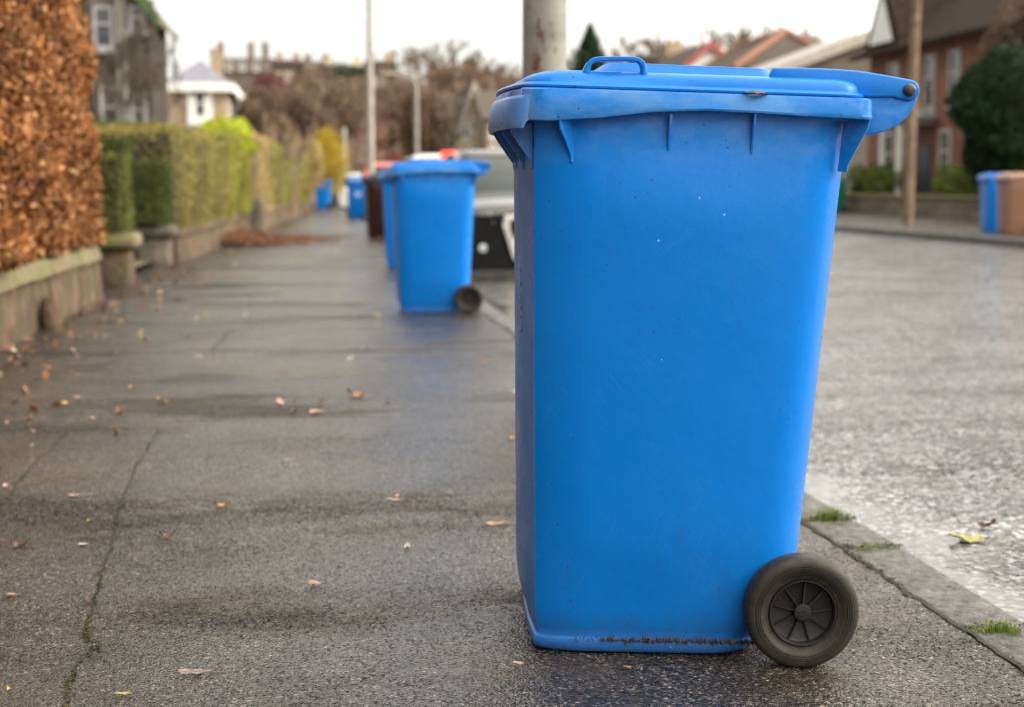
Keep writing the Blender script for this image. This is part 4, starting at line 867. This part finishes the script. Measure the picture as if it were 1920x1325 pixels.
c = at(1021, 60, 5.7); pole('lamp_post', 'thick grey lamp post with rust stains right behind the big bin', c.x, 5.7, 6.2, .089, .066, GALV, 'lamp post', arm=1.1, door=True)
c = at(696, 330, 27); pole('lamp_post', 'thin grey lamp post rising behind the brown bin', c.x, 27, 7.5, .062, .04, POLEG, 'lamp post', arm=1.1)
c = at(646, 320, 60); pole('street_post', 'short grey post beside the golden shrub', c.x, 60, 3.2, .11, .09, POLEG, 'post')
c = at(782, 270, 64); pole('lamp_post', 'grey lamp post in front of the cream cottages', c.x, 64, 5.3, .10, .07, POLEG, 'lamp post', arm=-1.0)
c = at(1703, 400, 30.6); pole('utility_pole', 'weathered wooden utility pole on the far pavement', c.x, 30.6, 9.0, .112, .09, WOODP, 'utility pole', lean=.05)

# ================================================================ parked cars
def paint(name, c, rough=.25):
    t = NT(name); t.b.inputs['Coat Weight'].default_value = 1.0; t.b.inputs['Coat Roughness'].default_value = .05
    return t.out(t.ramp(t.noise(3, 4), [(.3, c), (.7, tuple(v * 1.12 for v in c))]), rough, t.bump(t.noise(1.5, 2), .003, .3))
CGLASS = mat('car_glass', (.006, .012, .012), (.02, .03, .028), .05, .8, spec=.25); CHROME = mat('satin_chrome', (.55, .53, .5), (.66, .64, .6), .28, 8, metal=1)
BLKPL = mat('black_plastic_trim', (.006, .006, .007), (.012, .012, .013), .5, 10, spec=.15); LAMPG = mat('lamp_glass', (.25, .29, .31), (.5, .54, .55), .12, 12); ALLOY = mat('alloy', (.35, .35, .36), (.5, .5, .5), .35, 10, metal=.8)
TAIL = mat('red_lamp_lens', (.35, .01, .01), (.5, .02, .02), .2, 5); PLATE = mat('plain_plate', (.7, .68, .5), (.75, .73, .6), .5, 5)
_t = NT('lit_brake_lamp'); _t.b.inputs['Emission Color'].default_value = (1, .035, .02, 1); _t.b.inputs['Emission Strength'].default_value = 2.2; BRAKE = _t.out((.5, .02, .02), .3)
def car(label, x, y, pm, rz=0, grille=False, h=1.0, brake=False, group='cars parked along the left kerb'):
    root = empty('parked_car', label, 'car', (x, y, road_z(y) + .012), (0, 0, rz), group)
    st = [(0, .68, .24, .72), (.05, .79, .20, .80), (.20, .84, .18, .845), (.5, .88, .18, .875), (.95, .90, .18, .905), (1.4, .905, .18, .94), (2.4, .91, .18, .95), (3.4, .905, .18, .96), (3.95, .88, .2, .95), (4.25, .82, .22, .90), (4.36, .70, .28, .78)]
    rs = []
    for yy_, w, zb, zt in st:
        zt *= h; hp = [(w*.80, zb), (w*.96, zb+.07), (w, zb+.22), (w, zb+.34), (w*.985, zt-.16), (w*.95, zt-.05), (w*.80, zt-.008), (w*.4, zt+.02), (0, zt+.028)]
        rs.append([(a, yy_, z) for a, z in hp] + [(-a, yy_, z) for a, z in hp[-2::-1]])
    MB().rings(rs).build('body', pm, root, smooth=24)
    def rr(y0, y1, w0, w1, z, n=5, r=.16):
        P = []
        for cx, cy, a0, w in ((1, y0, -90, w0), (1, y1, 0, w1), (-1, y1, 90, w1), (-1, y0, 180, w0)):
            for k in range(n): a = R(a0 + 90 * k / (n - 1)); P.append((cx*(w - r) + r*cos(a), cy + (r if cy == y0 else -r) + r*sin(a), z))
        return P
    g = MB().rings([rr(1.22, 4.18, .80, .76, .90*h), rr(1.6, 3.98, .72, .69, 1.17*h), rr(2.0, 3.70, .63, .60, 1.375*h)], False, False).build('window_glass', CGLASS, root, smooth=50)
    MB().rings([rr(1.97, 3.74, .645, .615, 1.370*h), rr(2.02, 3.68, .63, .60, 1.415*h), rr(2.25, 3.45, .5, .48, 1.443*h), rr(2.5, 3.2, .25, .25, 1.452*h)], False, True).build('roof', pm, root, smooth=60)
    for s in (-1, 1):
        for q, r_ in (([(s*.775, 1.28, .93*h), (s*.70, 1.66, 1.18*h), (s*.61, 2.04, 1.385*h)], .035), ([(s*.735, 4.10, .93*h), (s*.67, 3.92, 1.17*h), (s*.58, 3.66, 1.385*h)], .05), ([(s*.80, 2.75, .93*h), (s*.72, 2.78, 1.17*h), (s*.635, 2.8, 1.39*h)], .035)):
            MB().tube(q, r_, 6).build('pillar', pm, root, smooth=50)
    for s in (-1, 1):
        MB().rings([[(s*a, b, c) for a, b, c in q] for q in ([(.46, .035, .62*h), (.80, .20, .64*h), (.82, .25, .76*h), (.50, .10, .735*h)], [(.46, -.03, .62*h), (.82, .13, .64*h), (.87, .20, .765*h), (.50, .0, .745*h)])]).build('headlight', LAMPG, root, bevel=.012)
        MB().rings([[(s*.58 + q*cos(2*pi*k/12), d, .36 + q*sin(2*pi*k/12)) for k in range(12)] for q, d in ((.045, .06), (.045, -.03), (.018, -.038))]).build('fog_lamp', LAMPG, root, smooth=40)
        MB().box(s*.72 - .11, s*.72 + .11, 4.27, 4.33, .66*h, .84*h).build('tail_lamp', TAIL, root, bevel=.02)
        MB().rings([[(s*(.93 + .09*q), 1.62 + .05*cos(2*pi*k/10)*w, .97*h + .065*sin(2*pi*k/10)*w) for k in range(10)] for q, w in ((-.6, .3), (0, 1), (1, 1), (1.4, .5))]).build('wing_mirror', pm, root, smooth=50)
        for yw in (.85, 3.45):
            w = MB().rings([[(s*a, yw + r*cos(2*pi*k/28), .31 + r*sin(2*pi*k/28)) for k in range(28)] for a, r in ((.70, .20), (.70, .30), (.74, .315), (.90, .315), (.925, .295), (.92, .21), (.88, .20))], False, False).build('wheel', RUBBER, root, smooth=40)
            rm_ = MB().rings([[(s*a, yw + r*cos(2*pi*k/28), .31 + r*sin(2*pi*k/28)) for k in range(28)] for a, r in ((.91, .215), (.90, .19), (.86, .18), (.88, .04), (.89, .0005))], False, False)
            rm_.build('rim', ALLOY, w, smooth=40)
    MB().rings([[(-w, yy_, .13), (w, yy_, .13), (w + .004, yy_, .45), (w, yy_, zt_), (-w, yy_, zt_), (-w - .004, yy_, .45)] for yy_, w, zt_ in ((-.02, .67, .69), (.03, .803, .70), (.19, .855, .70), (.36, .876, .64), (.46, .885, .42))]).build('front_bumper', BLKPL if pm is BLACKP else pm, root, smooth=24)
    if grille:
        hx = [(-.36, .70), (.36, .70), (.385, .60), (.27, .23), (-.27, .23), (-.385, .60)]
        MB().prism(hx, -.045, .06).build('grille', BLKPL, root, bevel=.01); fr = MB()
        n = 6; O_ = hx; I_ = [(a * .80, (z - .46) * .80 + .46) for a, z in hx]
        for i in range(n): j = (i + 1) % n; fr.prism([O_[i], O_[j], I_[j], I_[i]], -.072, -.047)
        fr.build('grille_frame', CHROME, root, bevel=.008); MB().box(-.26, .26, -.062, -.048, .36, .47).build('number_plate', PLATE, root, bevel=.004)
    else:
        MB().box(-.40, .40, -.035, .06, .42, .55).build('grille', BLKPL, root, bevel=.02); MB().box(-.26, .26, -.036, -.022, .31, .40).build('number_plate', PLATE, root, bevel=.004)
    if brake: MB().box(-.18, .18, 3.80, 3.92, 1.36*h, 1.475*h).build('brake_light', BRAKE, root, bevel=.012)
    return root
BLACKP = paint('black_car_paint', (.008, .009, .012)); SILV = paint('pale_silver_car_paint', (.50, .49, .46)); WHT = paint('white_car_paint', (.72, .72, .70)); REDP = paint('red_car_paint', (.55, .06, .05)); GREYP = paint('dark_grey_car_paint', (.06, .065, .07))
car('black car with silver framed grille parked behind the second nearest bin', 2.30, 14.6, BLACKP, 0, True, .98)
car('pale silver car with glowing red brake light behind the black car', at(846, 298, 23.8).x, 27.5, SILV, pi, False, 1.05, True)
car('white car parked behind the brown bin', 2.55, 34.0, WHT, 0, False, 1.0)
car('red car parked farther along the left kerb, its roof above the bins', 2.22, 46.0, REDP, pi, False, 1.13)
car('white car parked behind the red one', 1.85, 57.5, WHT, 0, False, 1.0)
car('grey car parked beyond the white ones', 1.75, 66.0, GREYP, 0, False, 1.0)
car('white car farthest along the left kerb', 1.55, 74.0, WHT, 0, False, 1.0)
c = at(792, 282, 58); car('white car parked on the far side below the cream cottages', c.x, 58, WHT, pi, False, 1.2, group='cars parked across the street')
car('silver car parked on the far side of the street', 9.9, 66, SILV, pi, False, 1.0, group='cars parked across the street')

# ================================================================ fallen leaves, cracks, moss, grass
def dleaf(name, c0, c1):
    t = NT(name); n = t.ramp(t.noise(45, 6, .7), [(.32, c0), (.66, c1)]); x, y, z = t.xyz()
    vein = t.ramp(t.math('ABSOLUTE', y), [(.0, .55), (.0016, 1.0)]); return t.out(t.mix(1.0, n, vein, 'MULTIPLY'), .55, t.bump(t.noise(90, 4), .001, .6))
LM = {'tan': dleaf('tan_dead_leaf', (.22, .12, .06), (.42, .25, .14)), 'brown': dleaf('brown_dead_leaf', (.06, .025, .015), (.16, .07, .04)), 'orange': dleaf('orange_dead_leaf', (.30, .12, .02), (.50, .24, .06)), 'yellow': dleaf('yellow_dead_leaf', (.38, .28, .03), (.58, .46, .12)),
      'pink': dleaf('pinkish_dead_leaf', (.34, .20, .15), (.52, .35, .27)), 'pale': dleaf('pale_dead_leaf', (.45, .40, .30), (.65, .60, .5)), 'olive': dleaf('olive_dead_leaf', (.16, .15, .03), (.32, .30, .08)), 'grey': dleaf('grey_brown_leaf', (.10, .07, .06), (.27, .20, .17))}
def leaf_mesh(l, w, curl, seed, lobes=0):
    rg = random.Random(seed); m = MB(); n = 14; rows = []; ph = rg.uniform(0, 6)
    for k in range(n + 1):
        t = k / n; hw = w * .5 * (sin(pi * t ** .8) ** .75) * (1 + lobes * .35 * sin(t * 17 + ph)); zz = curl * l * ((2*t - 1) ** 2 * .5 + .18 * sin(t * 5 + ph)); mid = .02 * l * sin(3*t + ph)
        rows.append([((t - .5) * l, mid + q * hw, max(.001, .002 + zz + abs(q) ** 1.6 * curl * w * (.55 + .3 * sin(t*9 + ph + q)))) for q in (-1, -.5, 0, .5, 1)])
    m.rings(rows, False, False, closed=False)
    if lobes or l > .05: m.tube([(l*.48, .02*l*sin(3+ph), .003), (l*.72, .02*l, .004), (l*.95, .06*l, .006)], [.0012, .001, .0007], 4)
    return m
LEAVES = [ # px, py, length px, kind, curl, turn, label
 (38, 1029, 46, 'brown', .35, .1, 'curled dark brown leaf by the left edge of the pavement'), (315, 1015, 36, 'brown', .4, .3, 'small curled brown leaf right of the pavement crack'),
 (365, 1264, 98, 'grey', .10, .12, 'largest shrivelled grey brown leaf at the bottom of the picture'), (232, 1305, 44, 'yellow', .12, .15, 'slim pale yellow leaf at the bottom beside the crack'),
 (18, 1295, 16, 'yellow', .5, -.5, 'tiny bright yellow leaf in the bottom left corner'), (415, 957, 42, 'orange', .3, .2, 'orange leaf with curled tip in the middle of the pavement'),
 (156, 1028, 24, 'pale', .05, 0, 'small whitish leaf scrap between left edge and crack'), (168, 1124, 28, 'brown', .35, .1, 'brown leaf lying on the mossy crack'), (142, 932, 46, 'pink', .08, .1, 'flat pinkish leaf near the top of the crack'),
 (740, 944, 36, 'pink', .10, 0, 'flat pink leaf left of the big bin'), (932, 983, 78, 'tan', .12, .05, 'ragged tan leaf touching the shade of the big bin'), (668, 736, 52, 'orange', .4, .1, 'upright orange brown leaf in the middle distance of the pavement'),
 (550, 766, 26, 'brown', .5, 1.2, 'small dark leaf standing up in the middle distance'), (543, 863, 30, 'pink', .1, .1, 'thin pink leaf in the middle of the pavement'), (972, 1248, 28, 'pink', .15, -.2, 'pink leaf scrap by the near front foot of the bin'), (1178, 1250, 24, 'orange', .15, 0, 'small orange leaf under the near side of the bin'),
 (22, 1114, 26, 'pink', .1, -.1, 'short pink leaf at the left edge'), (505, 1050, 14, 'olive', .5, .4, 'tiny olive leaf in the middle of the foreground'), (168, 983, 14, 'yellow', .5, .2, 'tiny yellow leaf left of the crack'), (333, 970, 14, 'olive', .4, .5, 'tiny olive leaf above the small curled brown leaf'),
 (225, 1137, 10, 'orange', .4, .2, 'tiny orange scrap right of the leaf on the crack'), (963, 812, 26, 'orange', .2, .1, 'orange leaf half hidden by the left edge of the big bin'), (800, 986, 12, 'brown', .5, .4, 'dark brown scrap between pink leaf and big bin'), (703, 988, 12, 'orange', .4, 1.3, 'small orange brown scrap below the pink leaf'),
 (1572, 1052, 26, 'tan', .08, .1, 'flat tan leaf beside the kerb above the wheel'), (1440, 1268, 10, 'pale', .3, 0, 'tiny pale scrap under the wheel'), (372, 655, 20, 'pale', .2, .3, 'blurred pale leaf in front of the second wall'), (90, 680, 26, 'tan', .2, .3, 'tan leaf at the foot of the beech hedge wall')]
for i, (px, py, lp, kd, cu, rz, lab) in enumerate(LEAVES):
    c = at(px, py, 5); k = CAM_H / (CAM_H - c.z); X_, Y_ = c.x * k, 5 * k; L_ = lp / FPX * math.hypot(X_, Y_, CAM_H) * (.68 if lp > 40 else .8)
    o = leaf_mesh(L_, L_ * (.30 if lab.startswith(('slim', 'flat', 'thin', 'ragged', 'largest')) else .55), cu * 1.0, i + 40, 1 if lp > 44 else 0).build('fallen_leaf', LM[kd], None, smooth=60)
    o.location = (X_, Y_, pave_z(X_, Y_) + .003); o.rotation_euler = (random.gauss(0, .06), random.gauss(0, .05), rz - YAW); tag(o, lab, 'leaf')
for px, py, lp, kd, cu, lab in ((1850, 985, 30, 'brown', .6, 'curled brown leaf standing on the wet road'), (1818, 1008, 70, 'olive', .16, 'large arched olive leaf on the wet road by the gutter')):
    c = at(px, py, 5); k = (CAM_H + .04) / (CAM_H - c.z); X_, Y_ = c.x * k, 5 * k; L_ = lp / FPX * math.hypot(X_, Y_, CAM_H)
    o = leaf_mesh(L_, L_ * .6, cu, int(px), 1).build('fallen_leaf', LM[kd], None, smooth=60); o.location = (X_, Y_, -.047); o.rotation_euler = (0, 0, -.25); tag(o, lab, 'leaf')
# small scraps nobody would tell apart
PROT = [(leaf_mesh(.020 + .006*i, .010 + .003*i, .3, 90 + i, 0).build('leaf_scrap', LM[k], None, smooth=60), k) for i, k in enumerate(('tan', 'brown', 'orange', 'yellow', 'pale', 'pink'))]
first = set()
for i in range(230):
    t = random.random()
    if t < .62: y = 3.2 + 10 * random.random() ** 1.2; x = wall_x(y) + .04 + abs(random.gauss(0, .38))
    elif t < .9: y = 2.2 + 8 * random.random() ** 1.5; x = random.uniform(wall_x(y), 1.1)
    else: y = 4 + 16 * random.random(); x = random.uniform(-1.2, 1.1)
    if .30 < x < 1.05 and 2.25 < y < 3.2: continue
    p_, k = PROT[i % 6]
    if k in first: o = p_.copy(); COL.objects.link(o)
    else: o = p_; first.add(k)
    s_ = random.uniform(.35, 1.0) * (1.5 if y > 5 else .8); o.scale = (s_, s_, s_); o.location = (x, y, pave_z(x, y) + .002); o.rotation_euler = (random.gauss(0, .2), random.gauss(0, .2), random.uniform(0, 6.3))
    tag(o, 'tiny %s leaf scrap lying on the wet pavement' % {'tan': 'tan', 'brown': 'dark brown', 'orange': 'orange', 'yellow': 'yellow', 'pale': 'whitish', 'pink': 'pinkish'}[k], 'leaf scrap', 'tiny %s leaf scraps on the pavement' % k)
# litter drifted against the walls and across the pavement
Pn = []
for k in range(5200):
    y = 22.6 + random.gauss(0, .8) ; x = wall_x(y) + .05 + abs(random.gauss(0, .62)); Pn.append((x, y, .012 + .13 * random.random() ** 2 * math.exp(-((x - wall_x(y)) / .5) ** 2)))
for k in range(170):
    y = random.uniform(4.5, 16.5); x = wall_x(y) + .02 + abs(random.gauss(0, .28)); Pn.append((x, y, pave_z(x, y) + .008 + .012 * random.random()))
P = np.array(Pn); V, F = leaf_faces(P, .055, np.array([0, 0, 1.2]) * np.ones((len(P), 1)), .5, .3, .6); tag(npmesh('leaf_litter', V, F, leafmat('wet_leaf_litter', [(.07, .028, .014), (.17, .068, .03), (.28, .14, .07)], .6, .15)), kind='stuff')
# the mossy crack: an open seam with moss cushions
def ground_at(px, py):
    c = at(px, py, 5); k = CAM_H / (CAM_H - c.z); return c.x * k, 5 * k
CRK = [(300, 800), (262, 868), (240, 915), (226, 960), (214, 1000), (203, 1042), (190, 1080), (183, 1110), (170, 1150), (160, 1180), (166, 1196), (186, 1203), (188, 1210), (165, 1222), (142, 1245), (133, 1270), (127, 1300), (122, 1330), (114, 1380)]
def seam(pts, w0, name, m, jit=.003, sub=7):
    rg = random.Random(3); Q = []
    for (a, b), (c_, d_) in zip(pts[:-1], pts[1:]):
        for k in range(sub): t = k / sub; Q.append((a + (c_-a)*t + rg.gauss(0, jit), b + (d_-b)*t + rg.gauss(0, jit)))
    row = []
    for i, (x, y) in enumerate(Q):
        a, b = Q[max(0, i-1)], Q[min(len(Q)-1, i+1)]; t = Vector((b[0]-a[0], b[1]-a[1], 0)).normalized(); n = Vector((-t.y, t.x, 0)); w = w0 * rg.uniform(.4, 1.3) * min(1, (i + 1) / 12)
        row.append([(x + n.x*w*q, y + n.y*w*q, pave_z(x, y) + .0035) for q in (-1, 1)])
    return tag(MB().rings(row, False, False, closed=False).build(name, m), kind='structure'), Q
CRACKM = mat('dark_crack', (.006, .006, .005), (.03, .03, .018), .95, 60)
_, Q1 = seam([ground_at(*p) for p in CRK], .0026, 'pavement_crack', CRACKM)
_, Q2 = seam([ground_at(*p) for p in ((0, 955), (28, 915), (60, 880), (100, 840), (128, 800))], .0026, 'pavement_crack', CRACKM)
_, Q3 = seam([(kerb_x(y) + .0035, y) for y in np.arange(1.4, 9, .25)], .0055, 'kerb_seam', CRACKM, .0035)
_, Q4 = seam([ground_at(*p) for p in ((395, 660), (400, 640), (420, 615), (440, 600))], .005, 'pavement_crack', CRACKM)
mp_ = []
for Q, dn, sg in ((Q1, 8, .0018), (Q2, 4, .004), (Q3, 9, .006)):
    for i, (x, y) in enumerate(Q):
        amt = max(0, sin(i * .31) + .55 + .7 * sin(i * .11 + 1))
        for k in range(int(dn * amt * random.random() * 1.5)): xx_, yy_ = x + random.gauss(0, sg), y + random.gauss(0, .006); mp_.append((xx_, yy_, pave_z(xx_, yy_) + .004 + abs(random.gauss(0, .0025))))
for yj in joints:
    if 1 < yj < 8:
        for k in range(150): xx_ = kerb_x(yj) + .012 + .15 * random.random() ** 1.3; yy_ = yj + random.gauss(0, .006); mp_.append((xx_, yy_, pave_z(kerb_x(yj), yj) + abs(random.gauss(0, .004))))
P = np.array(mp_); V, F = leaf_faces(P, .0065, np.array([[0, 0, .6]]) * np.ones((len(P), 1)), 1); tag(npmesh('moss', V, F, MOSS), kind='stuff')
def tuft(label, x, y, z, n, h, sx, sy):
    root = empty('grass_tuft', label, 'grass tuft', (x, y, z)); V = []; F = []
    for k in range(n):
        bx, by = random.gauss(0, sx), random.gauss(0, sy); a = random.uniform(0, 6.28); l = h * random.uniform(.3, 1.1) * math.exp(-(bx / (1.6 * sx)) ** 2 * .5); ln = random.uniform(.1, .8) * l; w = .0011; px_, py_ = -sin(a)*w, cos(a)*w; o = len(V)
        V += [(bx - px_, by - py_, 0), (bx + px_, by + py_, 0), (bx + cos(a)*ln*.4 + px_*.8, by + sin(a)*ln*.4 + py_*.8, l*.6), (bx + cos(a)*ln*.4 - px_*.8, by + sin(a)*ln*.4 - py_*.8, l*.6), (bx + cos(a)*ln, by + sin(a)*ln, l), (bx + cos(a)*ln, by + sin(a)*ln, l + .0005)]
        F += [(o, o+1, o+2, o+3), (o+3, o+2, o+4, o+5)]
    npmesh('blades', V, F, GRASS, root); return root
for px, py, n, h, sx, sy, lab in ((1556, 952, 260, .034, .034, .007, 'bushy grass tuft in the kerb joint beside the edge of the big bin'), (1870, 1160, 190, .028, .026, .007, 'grass tuft in the nearest kerb joint at the right edge'), (1640, 1010, 110, .010, .04, .005, 'low mossy grass strip in the kerb joint between the two bigger tufts')):
    x, y = ground_at(px, py); tuft(lab, x, y, pave_z(min(x, 1.25), y) - .001, n, h, sx, sy)
# grit on the pavement around the bin
gv = MB(); rg = random.Random(9)
for k in range(900):
    y = 2.0 + 3.2 * rg.random() ** 1.5; x = rg.uniform(-.75, 1.25); r = rg.uniform(.0012, .0034) * (1.6 if rg.random() < .06 else 1)
    c = Vector((x, y, pave_z(x, y) + r * .5)); a = rg.uniform(0, 6.28); vs = [c + Vector((r*cos(a + q*2.094)*rg.uniform(.7, 1.3), r*sin(a + q*2.094)*rg.uniform(.7, 1.3), 0)) for q in range(3)] + [c + Vector((0, 0, r*rg.uniform(.4, .9)))]
    gv.add(vs, [(0, 1, 3), (1, 2, 3), (2, 0, 3)])
tag(gv.build('grit', mat('dark_grit', (.015, .013, .011), (.09, .08, .07), .9, 150)), kind='stuff')

# unseen houses and trees added behind the camera to darken low sky and reflections
for x0_, x1_, y0_, y1_, wm_, lab in ((-17, -8, -24, -10, VILLA, 'unseen dark stone house added behind the photographer on the left'), (-17, -8, -42, -28, SANDBLK, 'unseen brown stone house added farther behind on the left'), (19, 28, -14, 2, REDBRICK, 'unseen red brick house added level with the photographer across the street'), (19, 28, -36, -18, REDBRICK, 'unseen red brick house added behind the photographer across the street')):
    house(lab, x0_, x1_, y0_, y1_, 6.0, 3.5, 'y', wm_, ROOFB, [('right' if x0_ < 0 else 'left', (y0_ + y1_) / 2 + q, 1.8, 1.2, 1.8) for q in (-3, 3)], [((x0_ + x1_) / 2, y0_ + 3, 11.0, 1.2)])
for i, (x, y, h_) in enumerate(((-5.5, -16, 9), (13.5, -22, 10), (-4.5, -34, 11), (6.0, -46, 12))):
    bush(('unseen ivy covered tree added behind the photographer on the left', 'unseen ivy covered tree added behind the photographer on the right', 'unseen ivy covered tree added far behind on the left', 'unseen dark tree added to close the street behind the photographer')[i], (x, y, h_ * .5), (2.6 if i < 3 else 6, 2.4, h_ * .5), EVERG, 9000, .3, name='unseen_ivy_tree', cat='tree')
